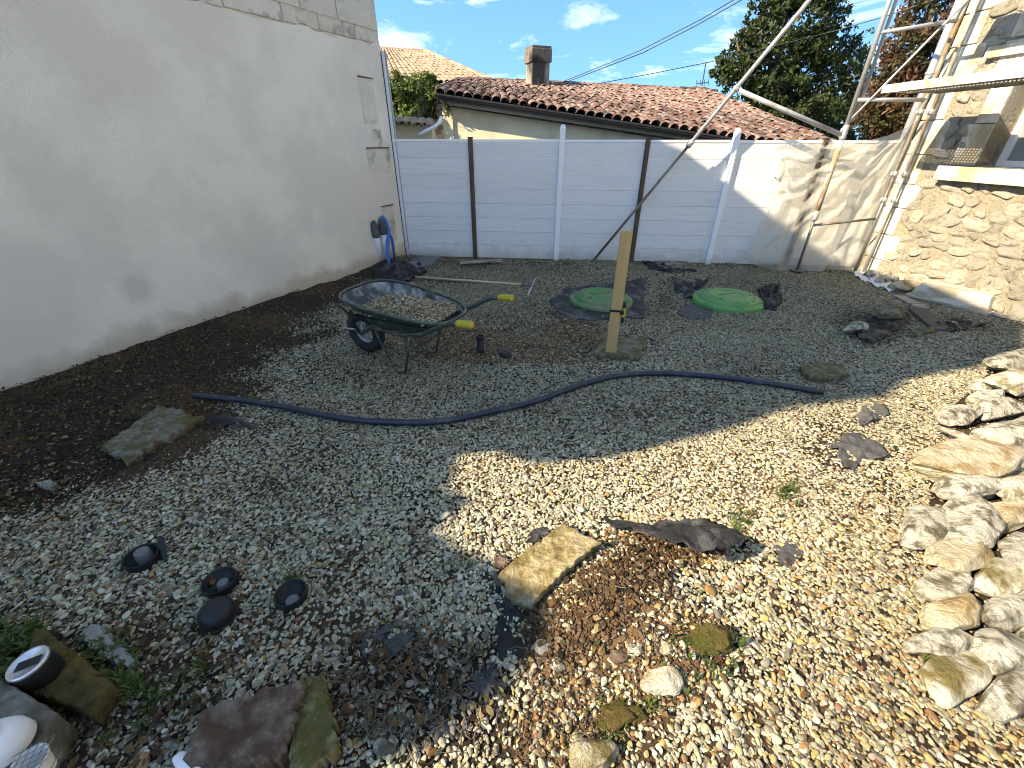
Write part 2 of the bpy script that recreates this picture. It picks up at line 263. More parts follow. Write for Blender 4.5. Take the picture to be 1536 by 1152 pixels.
# ------------------------------------------------------------------ mesh helpers
class MB:
    def __init__(s): s.v = []; s.f = []
    def add(s, vs, fs):
        o = len(s.v); s.v += [tuple(map(float, p)) for p in vs]; s.f += [tuple(i+o for i in f) for f in fs]; return s
    def box(s, c, size, ax=None, bev=0.0):
        ax = ax if ax is not None else np.eye(3); c = np.asarray(c, float); hx, hy, hz = [k/2 for k in size]
        if bev <= 0:
            vs = [c+ax[0]*sx*hx+ax[1]*sy*hy+ax[2]*sz*hz for sz in (-1, 1) for sy in (-1, 1) for sx in (-1, 1)]
            return s.add(vs, [(0, 2, 3, 1), (4, 5, 7, 6), (0, 1, 5, 4), (2, 6, 7, 3), (0, 4, 6, 2), (1, 3, 7, 5)])
        bm = bmesh.new(); bmesh.ops.create_cube(bm, size=1)
        for v in bm.verts: v.co = Vector((v.co.x*size[0], v.co.y*size[1], v.co.z*size[2]))
        bmesh.ops.bevel(bm, geom=bm.edges[:], offset=bev, segments=2, affect='EDGES', profile=.6)
        bm.verts.index_update()
        vs = [c+ax[0]*v.co.x+ax[1]*v.co.y+ax[2]*v.co.z for v in bm.verts]; fs = [[v.index for v in f.verts] for f in bm.faces]; bm.free()
        return s.add(vs, fs)
    def tube(s, pts, r, n=10, caps=True):
        pts = [np.asarray(p, float) for p in pts]; m = len(pts)
        rs = r if hasattr(r, '__len__') else [r]*m
        up = None; rings = []
        for i, p in enumerate(pts):
            d = pts[min(i+1, m-1)]-pts[max(i-1, 0)]; d = d/(np.linalg.norm(d)+1e-12)
            if up is None: up = np.array([0, 0, 1.]) if abs(d[2]) < .9 else np.array([1., 0, 0])
            a = np.cross(d, up); a /= np.linalg.norm(a); bb = np.cross(a, d); up = bb
            rings.append([p+rs[i]*(a*math.cos(2*math.pi*k/n)+bb*math.sin(2*math.pi*k/n)) for k in range(n)])
        vs = [q for rg in rings for q in rg]; fs = [(i*n+k, i*n+(k+1) % n, (i+1)*n+(k+1) % n, (i+1)*n+k) for i in range(m-1) for k in range(n)]
        if caps: fs += [tuple(range(n))[::-1], tuple((m-1)*n+k for k in range(n))]
        return s.add(vs, fs)
    def lathe(s, prof, c=(0, 0, 0), n=32, sx=1., sy=1.):
        c = np.asarray(c, float); m = len(prof)
        vs = [c+np.array([r*math.cos(2*math.pi*k/n)*sx, r*math.sin(2*math.pi*k/n)*sy, z]) for r, z in prof for k in range(n)]
        fs = [(i*n+k, i*n+(k+1) % n, (i+1)*n+(k+1) % n, (i+1)*n+k) for i in range(m-1) for k in range(n)]
        return s.add(vs, fs)
    def prism(s, poly, off):   # poly: list of 3D points, off: vector
        n = len(poly); poly = [np.asarray(p, float) for p in poly]; off = np.asarray(off, float)
        return s.add(poly+[p+off for p in poly], [tuple(range(n))[::-1], tuple(range(n, 2*n))]+[(i, (i+1) % n, n+(i+1) % n, n+i) for i in range(n)])
    def mesh(s, name, m=None, smooth=False, org=None):
        me = bpy.data.meshes.new(name); o = np.asarray(org if org is not None else (0, 0, 0), float)
        me.from_pydata([tuple(np.asarray(p)-o) for p in s.v], [], s.f); me.update()
        if smooth: me.polygons.foreach_set('use_smooth', [True]*len(me.polygons))
        if m: me.materials.append(m)
        return me
def fixn(me):
    bm = bmesh.new(); bm.from_mesh(me); bmesh.ops.recalc_face_normals(bm, faces=bm.faces[:]); bm.to_mesh(me); bm.free()
def obj(name, me, parent=None, loc=(0, 0, 0), rot=None):
    o = bpy.data.objects.new(name, me); C.objects.link(o); o.location = loc
    if rot is not None: o.rotation_euler = rot
    if parent is not None: o.parent = parent
    return o
def part(name, mb, m, parent, smooth=False, fix=True):
    me = mb.mesh(name, m, smooth)
    if fix: fixn(me)
    return obj(name, me, parent)
def tag(o, label, cat, group=None, kind=None):
    if label: o['label'] = label
    if cat: o['category'] = cat
    if group: o['group'] = group
    if kind: o['kind'] = kind
    return o
def thing(name, label, cat, loc=(0, 0, 0), rz=0, group=None):
    o = bpy.data.objects.new(name, None); C.objects.link(o); o.empty_display_size = .1
    o.location = loc; o.rotation_euler = (0, 0, rz); return tag(o, label, cat, group)
def solo(name, mb, m, label, cat, org=None, smooth=False, group=None, kind=None, fix=True):
    if org is None:
        a = np.array(mb.v); org = ((a[:, 0].min()+a[:, 0].max())/2, (a[:, 1].min()+a[:, 1].max())/2, a[:, 2].min())
    me = mb.mesh(name, m, smooth, org)
    if fix: fixn(me)
    return tag(obj(name, me, None, tuple(org)), label, cat, group, kind)

def ico(sub):
    bm = bmesh.new(); bmesh.ops.create_icosphere(bm, subdivisions=sub, radius=1); bm.verts.index_update()
    v = np.array([x.co[:] for x in bm.verts]); f = [tuple(q.index for q in p.verts) for p in bm.faces]; bm.free(); return v, f
ICO = {k: ico(k) for k in (1, 2, 3, 4)}
def rock_verts(seed, sub=3, cuts=9, lo=.58, hi=.92, amp=.10):
    rg = np.random.default_rng(seed); v, f = ICO[sub]; v = v.copy()
    for _ in range(cuts):
        nrm = rg.normal(size=3); nrm /= np.linalg.norm(nrm); d = rg.uniform(lo, hi); k = v@nrm
        v = np.where((k > d)[:, None], v-(k-d)[:, None]*nrm*.92, v)
    off = Vector(rg.uniform(0, 50, 3))
    for i in range(len(v)):
        p = Vector(v[i]); q = mn.noise(p*1.7+off)*amp+mn.noise(p*4.5+off)*amp*.45+mn.noise(p*10+off)*amp*.18
        v[i] *= 1+q
    return v, f
def rock_px(name, px, py, wpx, hpx, m, seed, label, cat='rock', group=None, hr=.55, tilt=0., z0=0., sub=3, sink=.25, parent=None, cuts=9):
    p = G(px, py+hpx*.12, z0); dp = depth_at(p); a = wpx*dp/F/2; hz = a*2*hr
    ya = G(px, py-hpx/2, z0+hz*.6)[1]; yb = G(px, py+hpx/2, z0)[1]
    b_ = min(max((ya-yb)/2, a*.55), a*1.5); hz = min(hz, b_*2.4)
    rv = np.array([p[0], p[1]+.93]); rv /= np.linalg.norm(rv); rv = rv/max(rv[1], .6)
    v, f = rock_verts(seed, sub, cuts, amp=.30 if m is moss_m else .12)
    ct, st = math.cos(tilt), math.sin(tilt); vx = v[:, 0]*ct-v[:, 1]*st; vy = v[:, 0]*st+v[:, 1]*ct
    kk = 1.3 if group else 1.12
    v = np.stack([a*kk*vx+b_*kk*rv[0]*vy, b_*kk*vy, v[:, 2]*hz/2], -1); rz = 0
    zz = max(H1(p[0], p[1]), -1)+z0+hz/2*(1-2*sink)
    mb = MB().add(v, f); me = mb.mesh(name, m, True)
    me.set_sharp_from_angle(angle=math.radians(24))
    o = obj(name, me, parent, (p[0], p[1], zz), (0, 0, rz))
    if parent is None: tag(o, label, cat, group)
    return o
def sheet(polypx, thick, z0, bump, seed, rings=9, n=84, edge=.012, bscale=.06, lift=None, down=.03, zref=0.0, fold=0.):
    P = np.array([G(q_[0], q_[1], q_[2] if len(q_) > 2 else zref)[:2] for q_ in polypx]); Q = np.vstack([P, P[:1]])
    sl = np.r_[0, np.cumsum(np.linalg.norm(np.diff(Q, axis=0), axis=1))]; tt = np.linspace(0, sl[-1], n, endpoint=False)
    bx = np.interp(tt, sl, Q[:, 0]); by = np.interp(tt, sl, Q[:, 1]); c = np.array([bx.mean(), by.mean()])
    rg = np.random.default_rng(seed); jit = np.interp(np.arange(n), np.arange(0, n, 2), rg.normal(size=len(range(0, n, 2))))*edge
    ang = np.arctan2(by-c[1], bx-c[0]); bx = bx+np.cos(ang)*jit; by = by+np.sin(ang)*jit
    vs = []; fs = []
    def top(x, y, r):
        z = hgt(x, y)+z0+thick+bump*((vn(x, y, bscale, seed+50)-.5)*1.4+(vn(x, y, bscale*.35, seed+51)-.5)*.6)
        if fold: z = z+fold*np.abs(np.sin((x*math.cos(seed)+y*math.sin(seed))/(.035)+6*vn(x, y, .1, seed+52)))
        if lift is not None: z = z+lift(x, y, r)
        return z-np.where(r > .99, min(thick, .012)*.6, 0)
    z = top(np.array([c[0]]), np.array([c[1]]), np.array([0.]))
    vs.append((c[0], c[1], z[0]))
    for k in range(1, rings+1):
        r = (k/rings)**.8 if k < rings else 1.
        x = c[0]+(bx-c[0])*r; y = c[1]+(by-c[1])*r; z = top(x, y, np.full(n, r)); vs += list(zip(x, y, z))
    for k in range(n): fs.append((0, 1+k, 1+(k+1) % n))
    for q in range(rings-1):
        o = 1+q*n
        fs += [(o+k, o+n+k, o+n+(k+1) % n, o+(k+1) % n) for k in range(n)]
    o = 1+(rings-1)*n
    if thick > .004:
        last = np.array(vs[o:o+n]); zb = hgt(last[:, 0], last[:, 1])+z0-down
        vs += [(a_, b_, min(zz, tz-.003)) for (a_, b_, tz), zz in zip(last, zb)]
        fs += [(o+k, o+n+k, o+n+(k+1) % n, o+(k+1) % n) for k in range(n)]
        fs.append(tuple(o+n+k for k in range(n))[::-1])
    return MB().add(vs, fs)
def film_solid(o, th):
    md = o.modifiers.new('thickness', 'SOLIDIFY'); md.thickness = th; md.offset = 0
def axes(dx, dz=np.array([0, 0, 1.])):
    dx = np.asarray(dx, float)/np.linalg.norm(dx); dy = np.cross(dz, dx); dy /= np.linalg.norm(dy); return np.array([dx, dy, np.cross(dx, dy)])

# ------------------------------------------------------------------ polygons of bare soil and cloths in photo pixels
BARE_HUMUS = [(-200, 560), (0, 460), (560, 280), (640, 330), (640, 400), (590, 424), (552, 440), (515, 475), (470, 505), (430, 555), (392, 612), (372, 640), (290, 645), (215, 690), (120, 735), (50, 765), (-20, 790), (-200, 860)]
BARE_FENCE = [(600, 380), (1290, 398), (1300, 412), (1180, 404), (1040, 403), (960, 400), (900, 393), (760, 393), (690, 402), (600, 410)]
BARE_MOUND = [(790, 910), (900, 830), (905, 795), (1000, 812), (1110, 815), (1060, 850), (1010, 870), (960, 925), (905, 985), (860, 1010), (800, 985), (780, 950)]
THIN_MOUND = [(770, 930), (960, 920), (1000, 870), (1090, 960), (1080, 1020), (960, 1100), (900, 1180), (760, 1180), (790, 1060)]
THIN_BARROW = [(590, 500), (700, 480), (760, 500), (860, 480), (930, 500), (900, 545), (800, 545), (720, 545), (640, 540)]
THIN_WEED = [(1130, 710), (1190, 715), (1200, 750), (1160, 770), (1110, 760)]
THIN_LEFT = [(-100, 1000), (90, 950), (330, 930), (400, 960), (330, 1060), (260, 1130), (150, 1180), (-100, 1180)]
BARE_HEAP = [(1412, 622), (1470, 575), (1500, 530), (1800, 480), (1800, 1110), (1560, 1085), (1480, 1060), (1440, 1030), (1390, 985), (1385, 930), (1395, 850), (1372, 800), (1395, 750), (1385, 690), (1440, 655)]
THIN_ROOT = [(480, 1040), (530, 950), (620, 930), (740, 980), (760, 1060), (700, 1100), (520, 1110)]
PATCHES = {
 'm1': [(824, 452), (848, 434), (885, 428), (930, 424), (972, 418), (965, 445), (968, 482), (930, 478), (885, 486), (838, 474)],
 'm2': [(1022, 458), (1045, 452), (1072, 462), (1064, 478), (1035, 480), (1018, 472)],
 'scrapA': [(1248, 672), (1268, 658), (1293, 655), (1332, 690), (1312, 696), (1292, 690), (1280, 708), (1262, 704)],
 'scrapB': [(1282, 630), (1296, 614), (1326, 612), (1334, 624), (1312, 634), (1288, 645)],
 'slab': [(748, 868), (845, 795), (900, 833), (797, 918), (768, 906)],
 'lin': [(741, 852), (760, 905), (800, 935), (782, 990), (748, 992), (742, 930)],
 'fold': [(1266, 494), (1300, 476), (1345, 468), (1364, 484), (1340, 502), (1306, 524), (1284, 510)],
 'slabL': [(158, 676), (244, 617), (306, 634), (190, 698)],
}

# ------------------------------------------------------------------ ground sheet
def build_ground():
    xs = np.r_[-150, -90, -50, -25, -14, np.arange(-9, -5, .3), np.arange(-5, 6.5, .045), np.arange(6.5, 9, .3), 14, 25, 50, 90, 150]
    ys = np.r_[-60, -30, -12, np.arange(-6, -.6, .3), np.arange(-.6, 7.2, .045), np.arange(7.2, 10, .3), 14, 22, 40, 70, 120, 200]
    X, Y = np.meshgrid(xs, ys); nx, ny = len(xs), len(ys)
    Z = hgt(X, Y)
    # dug hole beside the slab
    for (px, py, r, dpt) in ((945, 838, .07, .07), (1105, 818, .05, .04)):
        p = G(px, py); Z -= dpt*np.exp(-(((X-p[0])/r)**2+((Y-p[1])/r)**2))
    me = bpy.data.meshes.new('ground'); n = nx*ny
    me.vertices.add(n); me.vertices.foreach_set('co', np.stack([X, Y, Z], -1).ravel())
    i, j = np.meshgrid(np.arange(nx-1), np.arange(ny-1)); a = (j*nx+i).ravel()
    q = np.stack([a, a+1, a+nx+1, a+nx], -1).ravel()
    me.loops.add(len(q)); me.loops.foreach_set('vertex_index', q); me.polygons.add(len(a)); me.polygons.foreach_set('loop_start', np.arange(len(a))*4)
    me.polygons.foreach_set('use_smooth', np.ones(len(a), bool)); me.update(calc_edges=True); me.validate()
    front = Y > .2
    PX, PY = proj(X, np.where(front, Y, 1), Z)
    oc = np.zeros_like(X)
    for pl in (BARE_MOUND, THIN_MOUND, THIN_BARROW, THIN_WEED): oc = np.maximum(oc, inpoly(PX, PY, pl)*front*1.0)
    oc = np.clip(oc*(.55+.9*(vn(X, Y, .12, 9))), 0, 1)
    oc = np.maximum(oc, .28*(vn(X, Y, .5, 10) > .55))
    A = me.attributes.new('ochre', 'FLOAT', 'POINT'); A.data.foreach_set('value', oc.ravel().astype(np.float32))
    pale = ((Y < .12) | (np.abs(PX-768) > 1010) | (PY > 1340)) & (wall_dist(X, Y) > .1) & (house_dist(X, Y) > 0) & (Y < 6.4)
    A = me.attributes.new('pale', 'FLOAT', 'POINT'); A.data.foreach_set('value', pale.ravel().astype(np.float32))
    me.materials.append(soil_m); o = obj('ground', me); o['kind'] = 'structure'
build_ground()

# ------------------------------------------------------------------ scatter by geometry nodes
def proto_coll(name, meshes):
    c = bpy.data.collections.new(name)
    for k, me in enumerate(meshes): c.objects.link(bpy.data.objects.new(name+'_shape', me))
    return c
def scatter(name, pts, rot, scl, tint, idx, coll, m, label=None, cat=None, parent=None):
    me = bpy.data.meshes.new(name); n = len(pts); me.vertices.add(n); me.vertices.foreach_set('co', np.asarray(pts, np.float32).ravel())
    for nm, ty, fld, arr in (('rot', 'FLOAT_VECTOR', 'vector', rot), ('scl', 'FLOAT_VECTOR', 'vector', scl), ('tint', 'FLOAT_COLOR', 'color', np.c_[tint, np.ones(n)]), ('idx', 'INT', 'value', idx)):
        A = me.attributes.new(nm, ty, 'POINT'); A.data.foreach_set(fld, np.asarray(arr, np.int32 if ty == 'INT' else np.float32).ravel())
    me.update(); me.materials.append(m); o = obj(name, me, parent); tag(o, label, cat, kind='stuff')
    ng = bpy.data.node_groups.new(name+'_nodes', 'GeometryNodeTree'); ng.interface.new_socket('Geometry', in_out='INPUT', socket_type='NodeSocketGeometry'); ng.interface.new_socket('Geometry', in_out='OUTPUT', socket_type='NodeSocketGeometry')
    N = ng.nodes.new; gi = N('NodeGroupInput'); go = N('NodeGroupOutput'); ci = N('GeometryNodeCollectionInfo'); ci.inputs['Collection'].default_value = coll; ci.inputs['Separate Children'].default_value = True
    mp = N('GeometryNodeMeshToPoints'); ip = N('GeometryNodeInstanceOnPoints'); ip.inputs['Pick Instance'].default_value = True
    def att(nm, ty):
        a = N('GeometryNodeInputNamedAttribute'); a.data_type = ty; a.inputs['Name'].default_value = nm; return a.outputs['Attribute']
    er = N('FunctionNodeEulerToRotation'); lk = ng.links.new
    lk(gi.outputs[0], mp.inputs['Mesh']); lk(mp.outputs[0], ip.inputs['Points']); lk(ci.outputs[0], ip.inputs['Instance'])
    lk(att('idx', 'INT'), ip.inputs['Instance Index']); lk(att('rot', 'FLOAT_VECTOR'), er.inputs[0]); lk(er.outputs[0], ip.inputs['Rotation']); lk(att('scl', 'FLOAT_VECTOR'), ip.inputs['Scale'])
    lk(ip.outputs[0], go.inputs[0])
    md = o.modifiers.new('scatter', 'NODES'); md.node_group = ng
    return o
def pebble_meshes(n=9):
    out = []
    for k in range(n):
        v, f = rock_verts(900+k, 2, 10, .60, .92, .12); me = MB().add(v, f).mesh('pebble_shape', gravel_m, True); out.append(me)
    return out
PEB = proto_coll('pebble_library', pebble_meshes())
PAL = np.array([.81, .78, .72])*np.array([(.50, .485, .38), (.41, .395, .31), (.60, .585, .475), (.31, .29, .23), (.20, .185, .15), (.41, .35, .215), (.30, .18, .095), (.12, .10, .082), (.43, .32, .15), (.26, .13, .075)])
def tints(n, wts, rg):
    wts = np.asarray(wts, float); wts = wts/wts.sum(-1, keepdims=True); cs = np.cumsum(np.broadcast_to(wts, (n, len(PAL))), axis=1)
    k = (rg.random(n)[:, None] > cs).sum(1).clip(0, len(PAL)-1)
    return np.clip(PAL[k]*rg.normal(1, .10, (n, 1))*rg.normal(1, .035, (n, 3)), .02, .85)
def build_gravel():
    rg = np.random.default_rng(21); n = 880000
    x = rg.uniform(-5.2, 6.2, n); y = rg.uniform(.10, 6.75, n)
    px, py = proj(x, y, 0*x)
    k = (px > -230) & (px < 1770) & (py < 1330) & (wall_dist(x, y) > .01) & (house_dist(x, y) > .02)
    x, y, px, py = x[k], y[k], px[k], py[k]
    dn = np.ones(len(x))
    nz1 = vn(x, y, .18, 31); nz2 = vn(x, y, .6, 32)
    jx = px+70*(vn(x, y, .22, 36)-.5)+90*(vn(x, y, .5, 38)-.5)+rg.normal(0, 24, len(x)); jy = py+56*(vn(x, y, .22, 37)-.5)+60*(vn(x, y, .5, 39)-.5)+rg.normal(0, 15, len(x))
    def thin(pl, v): dn[inpoly(jx, jy, pl)] *= v
    thin(BARE_HUMUS, .16); thin(BARE_FENCE, .12); thin(BARE_MOUND, .16); thin(THIN_MOUND, .5); thin(THIN_BARROW, .62); thin(THIN_WEED, .5); thin(THIN_LEFT, .55); thin(THIN_ROOT, .45); dn[inpoly(px, py, BARE_HEAP)] *= .12
    for q in ('m1', 'lin', 'fold', 'scrapA', 'scrapB', 'm2'): thin(PATCHES[q], .10)
    for q in ('slab', 'slabL'): dn[inpoly(px, py, PATCHES[q])] = 0
    for (cx, cy, r) in POTS:
        p = G(cx, cy); dn[np.hypot(x-p[0], y-p[1]) < r*1.02] = 0
    dn *= np.where(nz1*.6+nz2*.4 < .27, .55, .92)
    k = rg.random(len(x)) < dn; x, y, px, py, nz1, nz2, jx, jy = [a[k] for a in (x, y, px, py, nz1, nz2, jx, jy)]; n = len(x)
    hum = inpoly(jx, jy, BARE_HUMUS); moun = inpoly(px, py, BARE_MOUND) | inpoly(px, py, THIN_MOUND); barr = inpoly(px, py, THIN_BARROW); lef = inpoly(px, py, THIN_LEFT) | inpoly(px, py, THIN_ROOT)
    ln = np.clip(rg.lognormal(math.log(.0082), .30, n), .0035, .030)*np.where(hum, .85, 1)*np.where(py > 760, 1.14, 1)
    asp = rg.uniform(.45, .80, n); th = rg.uniform(.30, .52, n)
    scl = np.stack([ln, ln*asp, ln*th], -1)
    rot = np.stack([rg.normal(0, .27, n), rg.normal(0, .27, n), rg.uniform(0, 6.28, n)], -1)
    z = hgt(x, y)+scl[:, 2]*.4+rg.uniform(-.003, .007, n)
    W = np.tile([3.0, 2.5, 2.2, 1.5, .7, .9, .28, .4, .3, .10], (n, 1))
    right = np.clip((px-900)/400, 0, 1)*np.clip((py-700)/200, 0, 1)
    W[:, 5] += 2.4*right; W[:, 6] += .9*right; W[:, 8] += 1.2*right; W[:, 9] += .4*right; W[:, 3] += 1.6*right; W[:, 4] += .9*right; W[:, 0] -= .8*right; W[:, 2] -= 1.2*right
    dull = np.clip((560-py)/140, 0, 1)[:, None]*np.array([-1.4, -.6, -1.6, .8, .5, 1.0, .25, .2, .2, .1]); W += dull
    lf = np.clip((560-px)/330, 0, 1)*np.clip((py-600)/160, 0, 1)
    W += lf[:, None]*np.array([-1.2, -.5, -1.2, 1.0, 1.3, .3, .35, .9, 0, .25])
    W[hum] = [.12, .2, .10, .4, 1.2, .4, 1.2, 3.0, .1, .9]; W[barr] = [.6, .6, .3, 1.0, 1., 1.2, 1.4, .9, .5, .5]; W[lef] = W[lef]*.6+np.array([0, .2, 0, .8, 1.1, .2, .4, 1.3, .1, .4]); W[moun] = [1.6, 1.2, 1., 1, .5, 1.6, .9, .4, .9, .3]
    tint = tints(n, np.clip(W, .02, None), rg)*(1+.28*(nz2-.5))[:, None]; tint[hum] *= np.array([.72, .58, .46]); tint = tint*(1-.14*right)[:, None]*(1-.20*np.clip((690-py)/70, 0, 1))[:, None]  # back rows darkened: the house's shade is deepened in the pebble colour
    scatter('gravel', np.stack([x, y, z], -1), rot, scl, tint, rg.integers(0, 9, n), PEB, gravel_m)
POTS = [(212, 836, .066), (330, 873, .064), (437, 893, .060), (328, 930, .062)]
build_gravel()

# ------------------------------------------------------------------ left house: rendered wall, stone band, quoins, shed roof
def Lp(s, z, off=0.0): return WA+WD*s+np.array([0, 0, z])+WN*off
def Ls(px, py):
    p = onplane(px, py, WA, WN); return float(np.dot(p-WA, WD)), float(p[2])
S1 = float(np.dot(G(608, 386)-WA, WD))
house = thing('rendered_house', 'tall house with pale cream rendered wall and bare stone showing along its top', 'house', tuple(Lp(S1, 0)))
def hpart(name, mb, m, parent=house, smooth=False):
    o = part(name, mb, m, parent, smooth)
    if parent is house: o.matrix_parent_inverse = Matrix.Translation(-Vector(house.location))
    return o
prof = [(S1, -.3), (S1, 4.35), (2.45, 5.0), (1.8, 5.19), (.57, 6.1), (-1.6, 6.9), (-1.95, 7.05), (-2.42, 6.80), (-2.48, 6.3), (-2.44, 5.75), (-2.62, 5.55), (-2.52, 4.95), (-2.61, 4.5), (-2.63, 3.95), (-2.52, 3.62), (-2.33, 3.55), (-2.23, 3.12), (-2.23, -.3)]
BAND = lambda s: zb0+(zb1-zb0)*(s-sb0)/(sb1-sb0)
sb0, zb0 = Ls(307, 6); sb1, zb1 = Ls(565, 67)
core = hpart('wall', MB().prism([Lp(s, z, -.012) for s, z in prof], -WN*3.0), ashlar_m)
zr = [(S1-.004, -.3), (S1-.004, BAND(S1)-.0)]
rgz = np.random.default_rng(3)
for s in np.arange(S1-.1, -2.2, -.12): zr.append((s, BAND(s)+rgz.normal()*.014))
zr.append((-2.225, -.3))
hpart('render_coat', MB().prism([Lp(s, z, .0) for s, z in zr], -WN*.011), render_m)
# ashlar blocks of the band, one by one
bandp = core
for row in range(3):
    s = S1-.01-(.22 if row % 2 else 0); z0b = BAND(S1/2)+.17+.30*row
    if row % 2: 
        hpart('stone_block', MB().box(Lp(S1-.115, z0b+.145, -.004), (.205, .285, .03), axes(WD, WN), .006), ashlar_m, core)
        s = S1-.225
    while s > .2:
        wd_ = rgz.uniform(.45, .8)
        hpart('stone_block', MB().box(Lp(s-wd_/2, z0b+.145, -.006+rgz.normal()*.002), (wd_-.014, .285, .03), axes(WD, WN), .006), ashlar_m, core); s -= wd_
s = S1-.01
while s > .2:
    wd_ = rgz.uniform(.4, .7)
    hpart('stone_block', MB().box(Lp(s-wd_/2, BAND(s-wd_/2)+.087, -.010), (wd_-.014, .150, .02), axes(WD, WN), .005), ashlar_m, core); s -= wd_
# quoin stones left bare in the render
for (x0, y0, x1, y1) in ((536, 114, 568, 188), (556, 192, 574, 222), (549, 222, 588, 258), (571, 310, 596, 362)):
    sa, za = Ls(x0, y0); sb, zb = Ls(x1, y1)
    hpart('quoin_stone', MB().box(Lp((sa+sb)/2, (za+zb)/2, -.002), (abs(sb-sa), abs(zb-za)*.92, .012), axes(WD, WN), .003), ashlar_m, core)
    if y0 != 192: hpart('render_lip', MB().box(Lp((sa+sb)/2, max(za, zb)+.0, .004), (abs(sb-sa), .012, .022), axes(WD, WN)), soot_m, core)
# corner trim beside the fence
zt = Ls(566, 76)[1]
hpart('corner_trim', MB().prism([Lp(S1+.002, 0, 0)+np.array([0, 0, -.1]), Lp(S1+.002, 0, .045)+np.array([0, 0, -.1]), Lp(S1+.05, 0, .045)+np.array([0, 0, -.1]), Lp(S1+.05, 0, 0)+np.array([0, 0, -.1])], (0, 0, zt+.1)), pvcw_m)
hpart('corner_trim', MB().prism([Lp(S1+.012, 0, .045), Lp(S1+.012, 0, .060), Lp(S1+.028, 0, .060), Lp(S1+.028, 0, .045)], (0, 0, zt)), galv_m)
hpart('sealant_joint', MB().box(Lp(S1-.008, zt/2, .003), (.010, zt, .008), axes(WD, WN)), dark_m, core)
rf = MB().prism([Lp(2.55, 4.985, .03), Lp(.57, 6.12, .03), Lp(-1.6, 6.92, .03), Lp(-1.95, 7.07, .03), Lp(-1.95, 7.16, .03), Lp(-1.6, 7.01, .03), Lp(.57, 6.20, .03), Lp(2.55, 5.06, .03)], -WN*3.05)
hpart('roof', rf, tile_m)
# unseen wall added past the house corner, top shaped to shade the near ground
shade_prof = [(-2.24, -.3), (-2.24, 3.22), (-2.5, 3.30), (-2.72, 3.30), (-2.74, 3.46), (-2.98, 3.38), (-3.02, 3.48), (-3.2, 3.52), (-3.3, 3.74), (-3.52, 3.84), (-3.6, 4.02), (-3.82, 4.04), (-3.98, 3.9), (-4.06, 3.72), (-4.12, 3.4), (-4.6, 3.2), (-6.5, 3.1), (-6.5, -.3)]
mb = MB().prism([Lp(s, z, -.02) for s, z in shade_prof], -WN*.5)
solo('shade_wall', mb, lime_m, 'unseen wall added beyond the rendered house to shade the near ground', 'wall')

# ------------------------------------------------------------------ fence
FL = G(609, 386); FR = G(1290, 403); FD = (FR-FL)/np.linalg.norm(FR-FL); FN = np.array([FD[1], -FD[0], 0])
def Fp(px, py): return onplane(px, py, FL, FN)
fence = thing('panel_fence', 'white composite board fence with white and brown posts across the end of yard', 'fence', tuple(FL))
def fpart(name, mb, m, smooth=False):
    o = part(name, mb, m, fence, smooth); o.matrix_parent_inverse = Matrix.Translation(-Vector(fence.location)); return o
def fs(p): return float(np.dot(p-FL, FD))
posts = [fs(G(609, 386)), fs(G(714, 388)), fs(G(834, 389)), fs(G(944, 391)), fs(G(1056, 394)), fs(G(1172, 398)), fs(FR)]
def ztop(s): return 1.63-.022*s/posts[-1]
NB = 8
for i in range(6):
    a, b_ = posts[i]+.006, posts[i+1]-.006
    for k in range(NB):
        zt_ = ztop((a+b_)/2)-.03; hB = (zt_-.03)/NB; zc = .03+hB*(k+.5)
        c = FL+FD*(a+b_)/2+np.array([0, 0, zc])+FN*(RNG.normal()*.0015)
        mb = MB().box(c, (b_-a, .022, hB-.002), axes(FD), .002); fpart('board', mb, pvc_m)
    c = FL+FD*(a+b_)/2+np.array([0, 0, ztop((a+b_)/2)-.014]); fpart('top_rail', MB().box(c, (b_-a, .034, .030), axes(FD), .004), pvcw_m)
for i, s in enumerate(posts[:-1]):
    if i == 0: continue
    if i in (1, 3, 5):
        zt_ = ztop(s)+.015
        mb = MB().box(FL+FD*s+np.array([0, 0, zt_/2-.05])+FN*.012, (.062, .062, zt_+.1), axes(FD), .006)
        o = fpart('brown_post', mb, brown_m); o['label'] = 'brown wood-tone fence post'
        fpart('post_cap', MB().box(FL+FD*s+np.array([0, 0, zt_+.006])+FN*.012, (.07, .07, .014), axes(FD), .004), dark_m)
        mb = MB().box(FL+FD*(s-.012)+FN*.048+np.array([0, 0, zt_/2]), (.012, .012, zt_-.06), axes(FD)); fpart('post_bead', mb, brown_m)
    else:
        zt_ = ztop(s)+(.16 if i == 2 else .12)
        p0 = FL+FD*s+FN*.012
        mb = MB().box(p0+np.array([0, 0, zt_/2-.06]), (.074, .074, zt_+.08), axes(FD), .006)
        mb.lathe([(.036, zt_-.022), (.034, zt_-.005), (.022, zt_+.010), (.0, zt_+.016)], p0, 4+12); o = fpart('white_post', mb, pvcw_m)
        for q in (-.018, .018): fpart('post_rib', MB().box(p0+FD*q+FN*.038+np.array([0, 0, zt_/2-.03]), (.006, .006, zt_-.08), axes(FD)), pvcw_m)
hook = Fp(1165, 250); fpart('latch_handle', MB().tube([hook+FN*.02+np.array([0, 0, .12]), hook+FN*.05+np.array([0, 0, .11]), hook+FN*.05+np.array([0, 0, -.11]), hook+FN*.02+np.array([0, 0, -.12])], .009), pvcw_m)

